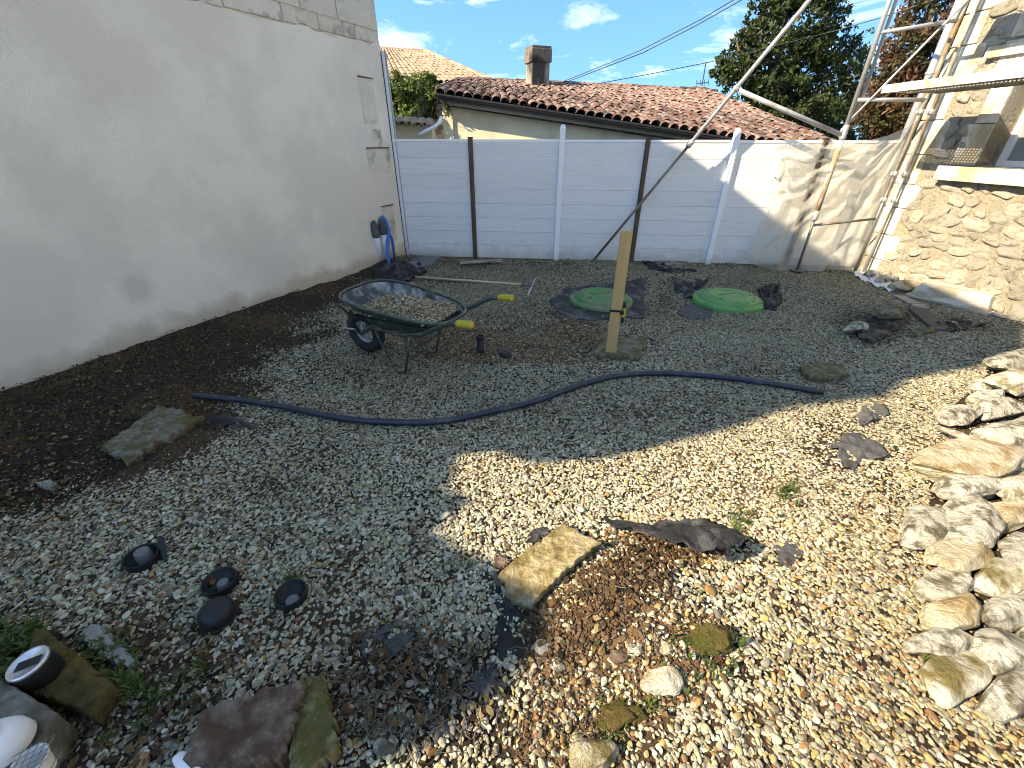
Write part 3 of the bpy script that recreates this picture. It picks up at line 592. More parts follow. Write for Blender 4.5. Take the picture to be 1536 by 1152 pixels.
# ------------------------------------------------------------------ low tiled house behind the fence
E0 = atY(655, 139, 9.5); E1 = atY(1300, 236, 8.7); R0 = atY(688, 121, 12.0); R1 = atY(1062, 138, 15.2); R0[2] = 2.86+.0; 
R0 = atY(688, 121, 13.0); R1 = atY(1064, 139, 12.6)
bh = thing('tiled_house', 'low cream house with weathered red clay tile roof behind the white fence', 'house', (E0[0], E0[1], 0))
def bpart(name, mb, m, parent=bh, smooth=False):
    o = part(name, mb, m, parent, smooth); o.matrix_parent_inverse = Matrix.Translation(-Vector(bh.location)) if parent is bh else Matrix.Identity(4); return o
ED = E1-E0; EDn = ED/np.linalg.norm(ED); EDh = np.array([ED[0], ED[1], 0]); EDh /= np.linalg.norm(EDh); EN = np.array([EDh[1], -EDh[0], 0])
in0 = E0-EN*.20+EDh*.05; in1 = E1-EN*.20
bpart('wall', MB().prism([np.array([in0[0], in0[1], -.3]), np.array([in1[0], in1[1], -.3]), in1-np.array([0, 0, .05]), in0-np.array([0, 0, .05])], -EN*3.6), cream_m)
bpart('corner_pilaster', MB().box(np.array([in0[0], in0[1], (in0[2]-.08)/2])+EDh*.09+EN*.012, (.2, .05, in0[2]-.08), axes(EDh), .006), cream_m)
bpart('soffit', MB().prism([E0-np.array([0, 0, .06]), E1-np.array([0, 0, .06]), E1-EN*.25-np.array([0, 0, .05]), E0-EN*.25-np.array([0, 0, .05])], (0, 0, .03)), dark_m)
def gutter(p, q, r, up=(0, 0, 1)):
    mb = MB(); n = 9; vs = []
    for e in (p, q):
        for k in range(n):
            a_ = math.pi+math.pi*k/(n-1); vs.append(e+EN*r*math.cos(a_)+np.array([0, 0, r*math.sin(a_)]))
    mb.add(vs, [(k, k+1, n+k+1, n+k) for k in range(n-1)]); return mb
g = bpart('gutter', gutter(E0+EN*.055-np.array([0, 0, .012]), E1+EN*.055-np.array([0, 0, .012]), .058), dark_m); film_solid(g, .006)
bpart('fascia', MB().prism([E0-EN*.01-np.array([0, 0, .11]), E1-EN*.01-np.array([0, 0, .11]), E1-EN*.01, E0-EN*.01], -EN*.02), dark_m)
def bil(u, v): return (E0*(1-u)+E1*u)*(1-v)+(R0*(1-u)+R1*u)*v
rb_ = MB(); gn = 16
rb_.add([bil(i/gn, j/gn)-np.array([0, 0, .05+.14*k]) for k in (0, 1) for j in range(gn+1) for i in range(gn+1)], [(k*(gn+1)**2+j*(gn+1)+i, k*(gn+1)**2+j*(gn+1)+i+1, k*(gn+1)**2+(j+1)*(gn+1)+i+1, k*(gn+1)**2+(j+1)*(gn+1)+i) for k in (0, 1) for j in range(gn) for i in range(gn)])
roof = bpart('roof', rb_, soot_m)
def tile_mesh(name, ln, r0, r1, m, th=.014, n=7):
    vs = []; 
    for (x, r) in ((0, r0), (ln, r1)):
        for rr in (r, r-th):
            for k in range(n):
                a_ = math.pi*k/(n-1); vs.append((x, rr*math.cos(a_), rr*math.sin(a_)*.8))
    A, B, Cc, D = 0, n, 2*n, 3*n; f = []
    for k in range(n-1):
        f += [(A+k, A+k+1, Cc+k+1, Cc+k), (B+k, D+k, D+k+1, B+k+1), (A+k, B+k, B+k+1, A+k+1), (Cc+k, Cc+k+1, D+k+1, D+k)]
    f += [(A, Cc, D, B), (A+n-1, B+n-1, D+n-1, Cc+n-1)]
    me = MB().add(vs, f).mesh(name, m, False); return me
TM = [tile_mesh('tile', .42, .098*random.uniform(.95, 1.05), .080, tile_m) for _ in range(3)]
NC = 46; rgt = np.random.default_rng(5); extra = MB(); cnt = 0
def bil(u, v): return (E0*(1-u)+E1*u)*(1-v)+(R0*(1-u)+R1*u)*v
for v_i in range(15):
    for c_i in range(NC):
        u = (c_i+.5)/NC; sl_ = np.linalg.norm(bil(u, 1)-bil(u, 0)); step = .33; v0 = (v_i*step-.06)/sl_
        if v0 > .97: continue
        p = bil(u, v0); q = bil(u, min(v0+.42/sl_, 1.02)); d = q-p; d /= np.linalg.norm(d)
        sd = (bil(min(u+.01, 1), v0)-bil(u-.01, v0)); sd /= np.linalg.norm(sd); up_ = np.cross(sd, d); up_ /= np.linalg.norm(up_); sd = np.cross(d, up_)
        up_ = up_ if up_[2] > 0 else -up_
        jit = rgt.normal(size=3)*.012; rot = rgt.normal()*.05
        d2 = d*math.cos(rot)+sd*math.sin(rot); s2 = np.cross(up_, d2)
        Mx = Matrix(((d2[0], s2[0], up_[0], p[0]+jit[0]), (d2[1], s2[1], up_[1], p[1]+jit[1]), (d2[2], s2[2], up_[2], p[2]+.012+abs(jit[2])*.6), (0, 0, 0, 1)))
        me = TM[(c_i*7+v_i) % 3]
        if cnt < 300:
            o = obj('tile', me, roof); o.matrix_world = Mx; o.matrix_parent_inverse = Matrix.Identity(4); cnt += 1
            o.matrix_basis = Mx; o.matrix_parent_inverse = (Matrix.Translation(Vector(bh.location)) @ roof.matrix_parent_inverse).inverted() if False else Matrix.Identity(4)
        else:
            extra.add([tuple(Mx @ v.co) for v in me.vertices], [tuple(p_.vertices) for p_ in me.polygons])
o = part('tile_rows', extra, tile_m, roof, fix=False); o['kind'] = 'stuff'
# ridge tiles
for k in range(26):
    a_ = R0+(R1-R0)*(k/26.); d = (R1-R0)/np.linalg.norm(R1-R0); sd = np.cross([0, 0, 1.], d); up_ = np.cross(d, sd)
    o = obj('ridge_tile', TM[k % 3], roof); o.matrix_basis = Matrix(((d[0], sd[0], up_[0], a_[0]), (d[1], sd[1], up_[1], a_[1]), (d[2], sd[2], up_[2], a_[2]+.01+rgt.random()*.02), (0, 0, 0, 1)))
bpart('verge_board', MB().prism([E0-EDh*.02+np.array([0, 0, -.10]), E0-EDh*.02+np.array([0, 0, .10]), R0-EDh*.02+np.array([0, 0, .08]), R0-EDh*.02+np.array([0, 0, -.12])], EDh*.03), chim_m)
# chimney
cb = atY(806, 128, 12.3); cax = axes(np.array([math.cos(.35), math.sin(.35), 0]))
ch = bpart('chimney', MB().box(cb+np.array([0, 0, -.06]), (.44, .40, 1.0), cax, .01), chim_m)
bpart('chimney_cap', MB().box(cb+np.array([0, 0, .55]), (.51, .47, .26), cax, .02).box(cb+np.array([0, 0, .70]), (.48, .44, .05), cax, .01), soot_m, bh)

# ------------------------------------------------------------------ pale tiled house far left, coping wall, white pipe
q0 = atY(560, 124, 14); q1 = atY(742, 126, 14); t0 = atY(560, 75, 17.5); t1 = atY(640, 80, 17.5); 
ph = thing('pale_roof_house', 'farther house with pale sunlit tile roof beside the rendered wall', 'house', (q0[0], q0[1], 0))
def ppart(name, mb, m, parent=ph):
    o = part(name, mb, m, parent); o.matrix_parent_inverse = Matrix.Translation(-Vector(ph.location)) if parent is ph else Matrix.Identity(4); return o
ppart('wall', MB().prism([np.array([q0[0], q0[1]+.3, -.3]), np.array([q1[0], q1[1]+.3, -.3]), np.array([q1[0], q1[1]+.3, q1[2]-.05]), np.array([q0[0], q0[1]+.3, q0[2]-.05])], (0, 3, 0)), soot_m)
ppart('window', MB().box((atY(590, 140, 14.28)), (.5, .06, .5), None, .01), glass_m)
r2 = ppart('roof', MB().add([q0, q1, t1, t0, q0-np.array([0, 0, .1]), q1-np.array([0, 0, .1]), t1-np.array([0, 0, .3]), t0-np.array([0, 0, .3])], [(0, 1, 2, 3), (4, 5, 6, 7), (0, 4, 5, 1), (1, 5, 6, 2), (2, 6, 7, 3), (3, 7, 4, 0)]), soot_m)
ex = MB(); tp = tile_mesh('tile', .42, .10, .085, tilepale_m)
NC2 = 19
for v_i in range(14):
    for c_i in range(NC2):
        u = (c_i+.5)/NC2
        if True:
            pa = q0+(q1-q0)*u; pb_ = t0+(t1-t0)*u; sl_ = np.linalg.norm(pb_-pa); v0 = (v_i*.34-.05)/sl_
            if v0 > .99: continue
            p = pa+(pb_-pa)*v0; d = (pb_-pa)/sl_; sd = (q1-q0)/np.linalg.norm(q1-q0); up_ = np.cross(sd, d); up_ /= np.linalg.norm(up_); sd = np.cross(up_, d)
            sc_ = (1-v0)+.45*v0
            Mx = Matrix(((d[0], sd[0]*1.05*sc_, up_[0], p[0]), (d[1], sd[1]*1.05*sc_, up_[1], p[1]), (d[2], sd[2]*sc_, up_[2], p[2]+.01+rgt.random()*.012), (0, 0, 0, 1)))
            ex.add([tuple(Mx @ v.co) for v in tp.vertices], [tuple(p_.vertices) for p_ in tp.polygons])
o = part('tile_rows', ex, tilepale_m, r2, fix=False); o['kind'] = 'stuff'
hip = [t0, t1, q1]
for a_, b_ in ((t0, t1), (t1, q1)):
    n_ = max(2, int(np.linalg.norm(b_-a_)/.36)); d = (b_-a_)/np.linalg.norm(b_-a_); sd = np.cross([0, 0, 1.], d); sd /= np.linalg.norm(sd); up_ = np.cross(d, sd)
    for k in range(n_):
        p = a_+(b_-a_)*k/n_; o = obj('ridge_tile', tp, r2); o.matrix_basis = Matrix(((d[0], sd[0]*1.2, up_[0], p[0]), (d[1], sd[1]*1.2, up_[1], p[1]), (d[2], sd[2]*1.2, up_[2]*1.2, p[2]+.02), (0, 0, 0, 1)))
ca = atY(575, 186, 8.0); cb2 = atY(645, 190, 8.0)
cw = thing('coping_wall', 'low wall topped with short row of pale curved tiles behind fence', 'wall', (ca[0], ca[1], 0))
def cpart(name, mb, m):
    o = part(name, mb, m, cw); o.matrix_parent_inverse = Matrix.Translation(-Vector(cw.location)); return o
cpart('wall', MB().prism([np.array([ca[0], 8.15, -.2]), np.array([cb2[0], 8.15, -.2]), np.array([cb2[0], 8.15, ca[2]-.01]), np.array([ca[0], 8.15, ca[2]-.01])], (0, .25, 0)), cream_m)
for k in range(6):
    p = ca+(cb2-ca)*((k+.5)/6); o = obj('tile', tp, cw); o.matrix_basis = Matrix.Translation(-Vector(cw.location)) @ Matrix(((0, -1, 0, p[0]), (.95, 0, -.2, p[1]-.03), (.25, 0, 1, p[2]-.02), (0, 0, 0, 1))) 
pp = [atY(628, 203, 7.9), atY(640, 196, 7.9), atY(652, 190, 7.95), atY(659, 184, 8.0), atY(662, 176, 8.05)]
solo('white_downpipe', MB().tube(pp, .026, 10), pvcw_m, 'bent white plastic downpipe at the corner of cream house', 'pipe', smooth=True)

# ------------------------------------------------------------------ trees, shrub, antenna, cables
def leaf_cloud(blobs, n, size, seed, m, name, parent, org):
    rg = np.random.default_rng(seed); vol = np.array([b_[3]*b_[4]*b_[5] for b_ in blobs])**.66; k = rg.choice(len(blobs), n, p=vol/vol.sum()); B = np.array(blobs)[k]
    d = rg.normal(size=(n, 3)); d /= np.linalg.norm(d, axis=1)[:, None]; r = rg.random(n)**.30
    c = B[:, :3]+d*r[:, None]*B[:, 3:6]
    keep = np.array([mn.noise(Vector(p)*1.6)+.5*mn.noise(Vector(p)*4) for p in c]) > -.10; c = c[keep]; d = d[keep]; n = len(c)
    nm = d*.5+rg.normal(size=(n, 3))*.7; nm /= np.linalg.norm(nm, axis=1)[:, None]
    a = np.cross(nm, rg.normal(size=(n, 3))); a /= np.linalg.norm(a, axis=1)[:, None]; b_ = np.cross(nm, a); s = size*rg.uniform(.6, 1.3, n)[:, None]
    V = np.stack([c-a*s, c-b_*s*.45+nm*s*.12, c+a*s, c+b_*s*.45+nm*s*.12], 1).reshape(-1, 3)-np.asarray(org)
    me = bpy.data.meshes.new(name); me.vertices.add(4*n); me.vertices.foreach_set('co', V.astype(np.float32).ravel())
    me.loops.add(4*n); me.loops.foreach_set('vertex_index', np.arange(4*n)); me.polygons.add(n); me.polygons.foreach_set('loop_start', np.arange(n)*4); me.update(calc_edges=True)
    me.materials.append(m); return obj(name, me, parent)
def tree(name, label, base, blobs, n, size, seed, m, limbs=7, tr=.18, cat='tree'):
    base = np.asarray(base, float); T = thing(name, label, cat, tuple(base))
    mb = MB(); top = np.mean([b_[:3] for b_ in blobs], axis=0)
    mid = base+(top-base)*.45+np.array([.1, 0, 0]); mb.tube([base-np.array([0, 0, .2]), mid, top], [tr, tr*.75, tr*.3], 9)
    for q, b_ in enumerate(blobs[:limbs]): mb.tube([mid+(top-mid)*.25*(q % 3), (mid+np.array(b_[:3]))/2+np.array([0, 0, .15]), np.array(b_[:3])], [tr*.5, tr*.3, tr*.1], 6)
    mb.v = [tuple(np.array(p)-base) for p in mb.v]; part('trunk', mb, bark_m, T, True)
    leaf_cloud(blobs, n, size, seed, m, 'crown', T, base); return T
def ragged(bl, seed, n=5, f=.34):
    rg = np.random.default_rng(seed); out = [list(b_) for b_ in bl]
    for b_ in bl:
        for _ in range(n):
            d = rg.normal(size=3); d /= np.linalg.norm(d); r = np.array(b_[3:6]); k = rg.uniform(.8, 1.15); q = f*rg.uniform(.55, 1.2)
            out.append(list(np.array(b_[:3])+d*r*k)+list(r*q))
    return out
def blob(px, py, Y, rpx, rz=None, ry=None):
    p = atY(px, py, Y); k = depth_at(p)/F; return [p[0], p[1], p[2], rpx*k, (ry or rpx)*k, (rz or rpx)*k]
b1 = [blob(1175, 60, 16, 80, 75), blob(1230, 120, 16.5, 75, 60), blob(1110, 110, 15.6, 40, 38), blob(1150, 130, 15.4, 60, 40), blob(1215, 20, 16, 60, 50), blob(1165, -10, 16, 45, 60), blob(1095, 95, 15.8, 26, 30), blob(1250, 60, 16.5, 40, 45), blob(1200, -70, 16.3, 60, 70), blob(1105, 65, 15.8, 16, 18), blob(1130, 40, 15.8, 22, 30), blob(1180, 170, 16, 90, 30)]
tree('evergreen_tree', 'tall dense dark green evergreen tree behind the red tile roof', (b1[0][0], 16, 0), ragged([b_[:3]+[k*.86 for k in b_[3:]] for b_ in b1], 1), 46000, .075, 11, leafd_m, limbs=12)
b2 = [blob(1390, 60, 12.5, 62, 60), blob(1345, 130, 12.5, 52, 50), blob(1400, 10, 13, 50, 50), blob(1330, 180, 12.2, 50, 30), blob(1400, 140, 12.6, 60, 60), blob(1440, 90, 12.8, 60, 70), blob(1365, 85, 12.4, 35, 40), blob(1420, -60, 13, 50, 60), blob(1310, 165, 12.2, 24, 26)]
tree('autumn_tree', 'brown and olive leaved autumn tree behind the scaffold poles', (b2[0][0], 12.5, 0), ragged([b_[:3]+[k*.88 for k in b_[3:]] for b_ in b2], 2), 34000, .06, 12, leafr_m, limbs=9)
b3 = [blob(1280, 130, 20, 45, 45), blob(1300, 110, 20, 30, 40), blob(1285, 85, 20, 18, 28), blob(1270, 165, 20, 40, 30)]
tree('wispy_tree', 'thin wispy grey-green tree between the evergreen and the autumn tree', (b3[0][0], 20, 0), ragged(b3, 3, 6), 5200, .07, 13, leafd_m, tr=.1)
b6 = [blob(x, 176+8*math.sin(x*.9), 19, 26, 26) for x in range(1040, 1480, 24)]+[blob(x, 205, 19, 30, 20) for x in range(1040, 1480, 36)]
tree('distant_hedge', 'distant dark green hedge behind the tile roof and scaffold', (b6[0][0], 19, 0), ragged(b6, 6, 2), 15000, .10, 16, leafd_m, limbs=18, tr=.06, cat='hedge')
b4 = [blob(605, 150, 9.8, 26, 34), blob(630, 145, 9.8, 26, 30), blob(650, 160, 9.6, 18, 28), blob(592, 165, 9.7, 16, 22), blob(640, 122, 9.9, 14, 10), blob(618, 175, 9.6, 30, 18)]
tree('climbing_shrub', 'bright green leafy shrub between rendered wall and cream house', (b4[0][0], 9.8, 0), ragged(b4, 4), 6500, .042, 14, leafg_m, tr=.05, cat='shrub')
b5 = [blob(690, 112, 15.5, 20, 7), blob(720, 116, 15.5, 16, 7)]
tree('roof_edge_shrub', 'small shrub top poking up beside the pale tile roof', (b5[0][0], 15.5, 0), b5, 500, .06, 15, leafg_m, tr=.03, cat='shrub')
an = atY(1056, 134, 16.3); an0 = atY(1050, 150, 16.3); antop = atY(1059, 93, 16.3)
A_ = thing('tv_antenna', 'thin rooftop television antenna beside the evergreen tree', 'antenna', tuple(an0))
def apart(name, mb): o = part(name, mb, dark_m, A_); o.matrix_parent_inverse = Matrix.Translation(-Vector(an0)); return o
apart('mast', MB().tube([an0-np.array([0, 0, .6]), antop], .016, 6))
bm_ = atY(1045, 125, 16.3); bm2 = atY(1063, 124, 16.3); apart('boom', MB().tube([bm_, bm2], .014, 6))
for k in range(4):
    p = bm_+(bm2-bm_)*k/3; apart('element', MB().tube([p-np.array([0, .06, .09]), p+np.array([0, .06, .09])], .009, 5))
def cable(pts, r, label):
    pts = [np.array(p) for p in pts]; out = []
    for i in range(len(pts)-1):
        for k in range(6): out.append(pts[i]+(pts[i+1]-pts[i])*k/6)
    out.append(pts[-1]); solo('overhead_cable', MB().tube(out, r, 5), dark_m, label, 'cable', smooth=True, group='overhead cables')
cable([atY(838, 125, 15), atY(960, 76, 13), atY(1050, 30, 11.5), atY(1130, -18, 10)], .010, 'upper overhead cable of the steep pair rising above the chimney roof')
cable([atY(842, 126, 15), atY(965, 79, 13), atY(1045, 38, 11.5), atY(1130, -10, 10)], .010, 'lower overhead cable of the steep pair rising above the chimney roof')
cable([atY(872, 130, 15.2), atY(970, 112, 15.1), atY(1065, 93, 15), atY(1250, 47, 14), atY(1330, 24, 13), atY(1430, -10, 12)], .010, 'single shallow overhead cable passing behind the evergreen tree')

# ------------------------------------------------------------------ stone house on the right
def Hp(s, z, off=0.0): return HC+HD*s+HN*off+np.array([0, 0, z])
def Hs(px, py, off=0.0):
    p = onplane(px, py, HC+HN*off, HN); return float(np.dot(p-HC, HD)), float(p[2])
sh = thing('stone_house', 'sunlit rubble stone house with pale dressed corner stones and window', 'house', tuple(HC))
def spart(name, mb, m, parent=sh, smooth=False):
    o = part(name, mb, m, parent, smooth)
    if parent is sh: o.matrix_parent_inverse = Matrix.Translation(-Vector(sh.location))
    return o
ws0, wz0 = Hs(1466, 250); ws1, wz1 = Hs(1523, 119); wsj = (ws0+ws1)/2; wzs = wz0; wzt = wzs+1.15
LEN = 9.5; HT = 5.4; WW = .95
hx = axes(HD, HN)
# wall core around the window opening
wall = spart('wall', MB().box(Hp(wsj/2, HT/2-.15, -.25), (wsj, HT+.3, .5), hx).box(Hp((wsj+WW+LEN)/2, HT/2-.15, -.25), (LEN-wsj-WW, HT+.3, .5), hx)
    .box(Hp(wsj+WW/2, wzs/2-.2, -.25), (WW, wzs+.1, .5), hx).box(Hp(wsj+WW/2, (wzt+HT)/2, -.25), (WW, HT-wzt, .5), hx), mortar_m)
spart('gable_wall', MB().box(Hp(.25, HT/2-.15, -3.3), (.48, HT+.28, 5.6), hx), mortar_m)
rs_ = np.random.default_rng(41)
SM = []
for k in range(10):
    v, f = rock_verts(300+k, 3, 14, .50, .85, .16); SM.append(MB().add(v, f).mesh('stone', rubble_m, True))
nst = 0; z = .02
deckz = None
while z < 3.1:
    hrow = rs_.uniform(.075, .135); s = .30+rs_.uniform(-.05, .10)
    while s < 3.3:
        wst = rs_.uniform(.10, .27); sc_ = s+wst/2; zc = z+hrow/2+rs_.normal()*.012
        inwin = (wsj-.22 < sc_ < wsj+WW+.2 and zc > wzs-.17 and zc < wzt+.2)
        if not inwin and nst < 300 and rs_.random() < .9:
            o = obj('stone', SM[rs_.integers(10)], wall); nst += 1
            c = Hp(sc_, zc, -.008+rs_.normal()*.006)
            a_ = rs_.normal()*.12; dx = HD*math.cos(a_)+np.array([0, 0, math.sin(a_)]); dz = np.cross(dx, HN); 
            sx, sy, sz = wst*.66, .048, hrow*.70
            o.matrix_basis = Matrix(((dx[0]*sx, HN[0]*sy, dz[0]*sz, c[0]), (dx[1]*sx, HN[1]*sy, dz[1]*sz, c[1]), (dx[2]*sx, HN[2]*sy, dz[2]*sz, c[2]), (0, 0, 0, 1))); o.matrix_basis = Matrix.Translation(-Vector((0,0,0))) @ o.matrix_basis
        s += wst*rs_.uniform(.92, 1.12)
    z += hrow*.97
# quoins
z = -.1; k = 0
while z < 3.4:
    hq = rs_.uniform(.26, .36); wq = .40 if k % 2 else .27
    spart('quoin_stone', MB().box(Hp(wq/2-.012, z+hq/2, -.085), (wq, .205+rs_.normal()*.004, hq-.010), np.array([HD, HN, [0, 0, 1.]]), .012), lime_m, wall); z += hq; k += 1
# dressed window surround, sill, lintel, frame
z = wzs; k = 0
while z < wzt-.05:
    hq = min(rs_.uniform(.30, .42), wzt-z); wq = .20 if k % 2 else .26
    spart('jamb_stone', MB().box(Hp(wsj-wq/2, z+hq/2, -.10), (wq, .25, hq-.008), np.array([HD, HN, [0, 0, 1.]]), .008), lime_m, wall)
    spart('jamb_stone', MB().box(Hp(wsj+WW+wq/2, z+hq/2, -.10), (wq, .25, hq-.008), np.array([HD, HN, [0, 0, 1.]]), .008), lime_m, wall); z += hq; k += 1
spart('window_sill', MB().box(Hp(wsj+WW/2-.02, wzs-.075, -.05), (WW+.56, .34, .145), np.array([HD, HN, [0, 0, 1.]]), .008), lime_m, wall)
spart('lintel', MB().box(Hp(wsj+WW/2, wzt+.14, -.10), (WW+.5, .25, .28), np.array([HD, HN, [0, 0, 1.]]), .008), lime_m, wall)
win = spart('window', MB().box(Hp(wsj+.03, (wzs+wzt)/2, -.27), (.06, .06, wzt-wzs), np.array([HD, HN, [0, 0, 1.]]), .004).box(Hp(wsj+WW-.03, (wzs+wzt)/2, -.27), (.06, .06, wzt-wzs), np.array([HD, HN, [0, 0, 1.]]), .004).box(Hp(wsj+WW/2, wzs+.03, -.27), (WW-.125, .055, .06), np.array([HD, HN, [0, 0, 1.]]), .004).box(Hp(wsj+WW/2, wzt-.03, -.27), (WW-.125, .055, .06), np.array([HD, HN, [0, 0, 1.]]), .004), pvcw_m)
o = part('pane', MB().box(Hp(wsj+WW/2, (wzs+wzt)/2, -.285), (WW-.11, .008, wzt-wzs-.11), np.array([HD, HN, [0, 0, 1.]])), glass_m, win)
zb_ = Hs(1480, 86)[1]
spart('string_course', MB().box(Hp(.30+LEN/2, zb_+.03, .02), (LEN-.3, .10, .10), np.array([HD, HN, [0, 0, 1.]]), .012), lime_m, wall)
zc_ = Hs(1480, 50)[1]
spart('grey_band', MB().box(Hp(.28+LEN/2, zc_+.02, -.01), (LEN-.3, .05, .20), np.array([HD, HN, [0, 0, 1.]]), .012), greyband_m, wall)  # darker grey band across the wall above the string course
# zinc downpipe at the far corner
dp0 = HC-HD*.10+HN*.05
spart('zinc_downpipe', MB().tube([dp0-np.array([0, 0, .1]), dp0+np.array([0, 0, 5])], .045, 14), zinc_m, sh, True)
for zz in (1.0, 2.3): spart('pipe_bracket', MB().lathe([(.047, zz-.012), (.054, zz-.012), (.054, zz+.012), (.047, zz+.012)], dp0, 14), galv_m, sh)

# ------------------------------------------------------------------ scaffold
sc = thing('scaffold', 'steel tube scaffold with perforated deck along the stone house', 'scaffold', (4.25, 6.1, 0))
def scp(name, mb, m, smooth=True):
    o = part(name, mb, m, sc, smooth); o.matrix_parent_inverse = Matrix.Translation(-Vector(sc.location)); return o
def clampm(p, ax, r=.034, ln=.07):
    ax = np.asarray(ax, float)/np.linalg.norm(ax); p = np.asarray(p); return MB().tube([p-ax*ln/2, p-ax*ln*.3, p+ax*ln*.3, p+ax*ln/2], [r*.85, r, r, r*.85], 10).box(p+np.cross(ax, [0, 1, .2])*.03, (.035, .03, .04), axes(ax if abs(ax[2]) < .9 else [1, 0, 0]), .004)
OB = onplane(1200, 392, FL+FN*.30, FN); OB[2] = 0.; Z3 = np.array([0, 0, 1.])
zj = .78
scp('base_jack', MB().tube([OB, OB+Z3*zj], .018, 10), galvd_m); scp('base_plate', MB().box(OB+Z3*.03, (.15, .15, .012), None, .002), galvd_m, False)
scp('jack_collar', clampm(OB+Z3*(zj-.03), Z3, .036, .12), galv_m)
scp('standard', MB().tube([OB+Z3*(zj-.05), OB+Z3*1.72], .030, 12), rustw_m); scp('standard', MB().tube([OB+Z3*1.68, OB+Z3*4.6], .024, 12), galv_m)
scp('coupler', clampm(OB+Z3*1.28, Z3, .034, .03), galv_m); scp('coupler', clampm(OB+Z3*1.72, Z3, .036, .10), galv_m)
O2 = OB+np.array([.085, .02, 0]); scp('guard_post', MB().tube([O2+Z3*1.85, O2+Z3*4.6], .019, 10), galv_m)
# raking brace with its telescopic foot, and the tie
RF = onplane(886, 391, FL+FN*.13, FN); RF[2] = 0.0; RT_ = atY(1216, -2, RF[1]-.35); RM = atY(1036, 217, RF[1]+(RT_[1]-RF[1])*.5)
ddir = (RT_-RF)/np.linalg.norm(RT_-RF); ln_ = np.dot(RM-RF, ddir)
scp('brace_foot', MB().tube([RF-ddir*.02, RF+ddir*(ln_+.05)], .018, 10), galvd_m); scp('raking_brace', MB().tube([RF+ddir*ln_, RF+ddir*(np.linalg.norm(RT_-RF)+1.2)], .024, 12), galv_m)
scp('coupler', clampm(RF+ddir*ln_, ddir, .036, .09), galv_m)
TA = RF+ddir*np.dot(atY(1104, 134, RF[1]-.25)-RF, ddir); TB = OB+Z3*1.66
scp('tie_tube', MB().tube([TA, TB], .026, 12), galv_m); scp('coupler', clampm(TA, TB-TA, .034, .06), galv_m); scp('coupler', clampm(TB, Z3, .038, .09), galv_m)
# inner standards
for k, (px, py, rr, mm) in enumerate(((1285, 404, .024, rustw_m), (1298, 404, .020, rustw_m))):
    p = onplane(px, py-4, FL+FN*.26, FN); p[2] = 0.; scp('standard', MB().tube([p, p+Z3*1.25], rr*.85, 10), galvd_m if k == 0 else galv_m); scp('standard', MB().tube([p+Z3*1.2, p+Z3*4.7], rr, 10), mm)
    for zz in (.95, 1.25, 1.9): scp('coupler', clampm(p+Z3*zz, Z3, rr+.010, .05), galv_m)
    if k == 0: IB = p
scp('transom', MB().tube([OB+Z3*.62+np.array([.0, .03, 0]), IB+Z3*.72], .016, 8), galvd_m)
DZ = 2.10
P2 = OB+HD*3.5; P2i = IB+HD*3.5
for p in (P2, P2i):
    scp('standard', MB().tube([p, p+Z3*4.6], .024, 10), galv_m); scp('base_plate', MB().box(p+Z3*.035, (.15, .15, .012), None, .002), galvd_m, False)
for p, q in ((OB, IB), (P2, P2i)): scp('transom', MB().tube([p+Z3*(DZ-.08), q+Z3*(DZ-.08)], .022, 10), galv_m)
hr0 = OB+Z3*(Z3@atY(1326, 30, OB[1])); 
# guard rail and diagonal brace towards the house
scp('guard_rail', MB().tube([np.array([OB[0], OB[1], 2.63]), np.array([OB[0], OB[1], 2.63])+(IB-OB)*1.0+Z3*.10], .019, 10), galv_m)
scp('guard_rail', MB().tube([OB+Z3*3.1, P2+Z3*3.1], .019, 10), galv_m)
scp('diagonal_brace', MB().tube([OB+Z3*1.84+np.array([.02, -.02, 0]), OB+Z3*2.95+(IB-OB)*1.02+np.array([.02, -.02, 0])], .013, 8), galv_m)
def perf_plate(c0, dl, dw, L_, W_, pitch=.034, r=.0095):
    mb = MB(); nl = int(L_/pitch); nw = int(W_/pitch); 
    for i in range(nl):
        for j in range(nw):
            c = c0+dl*((i+.5)*pitch)+dw*((j+.5)*pitch); h = pitch/2; sq = []; ci = []
            for k in range(8):
                a_ = math.pi/4*k+math.pi/8; cx, cy = math.cos(a_), math.sin(a_); m_ = max(abs(cx), abs(cy)); sq.append(c+dl*cx/m_*h+dw*cy/m_*h); ci.append(c+dl*cx*r+dw*cy*r)
            sq2 = [c+dl*a_*h+dw*b_*h for a_, b_ in ((1, 1), (-1, 1), (-1, -1), (1, -1))]
            mb.add(sq+ci+sq2, [(k, (k+1) % 8, 8+(k+1) % 8, 8+k) for k in range(8)]+[(0, 16, 1), (2, 17, 3), (4, 18, 5), (6, 19, 7)])
    return mb, nl*pitch, nw*pitch
wdir = HN*-1
def deck(zz, off0, Ld, s0, perf=True):
    for q in range(2):
        if not perf and q == 1: continue
        c0 = Hp(s0, zz, off0-q*.335)
        mb, l_, w_ = perf_plate(c0, HD, -HN, Ld, .318)
        if not perf or q == 1: mb = MB().box(c0+HD*l_/2-HN*w_/2, (l_, w_, .02), axes(HD), .002)
        o = scp('deck_plate', mb, galvd_m, False)
        if perf and q == 0: film_solid(o, .003)
        for side in (-.004, w_+.004): scp('deck_side_rail', MB().box(c0+HD*l_/2-HN*side-Z3*.012, (l_, .008, .075), axes(HD), .002), deck_m, False)
        scp('deck_end_cap', MB().box(c0-HD*.004+Z3*-.012-HN*(w_/2), (.008, w_, .06), axes(HD), .001), deck_m, False)
deck(DZ, 1.05, 4.2, .40)
deck(3.2, 1.05, 4.0, .5, False)

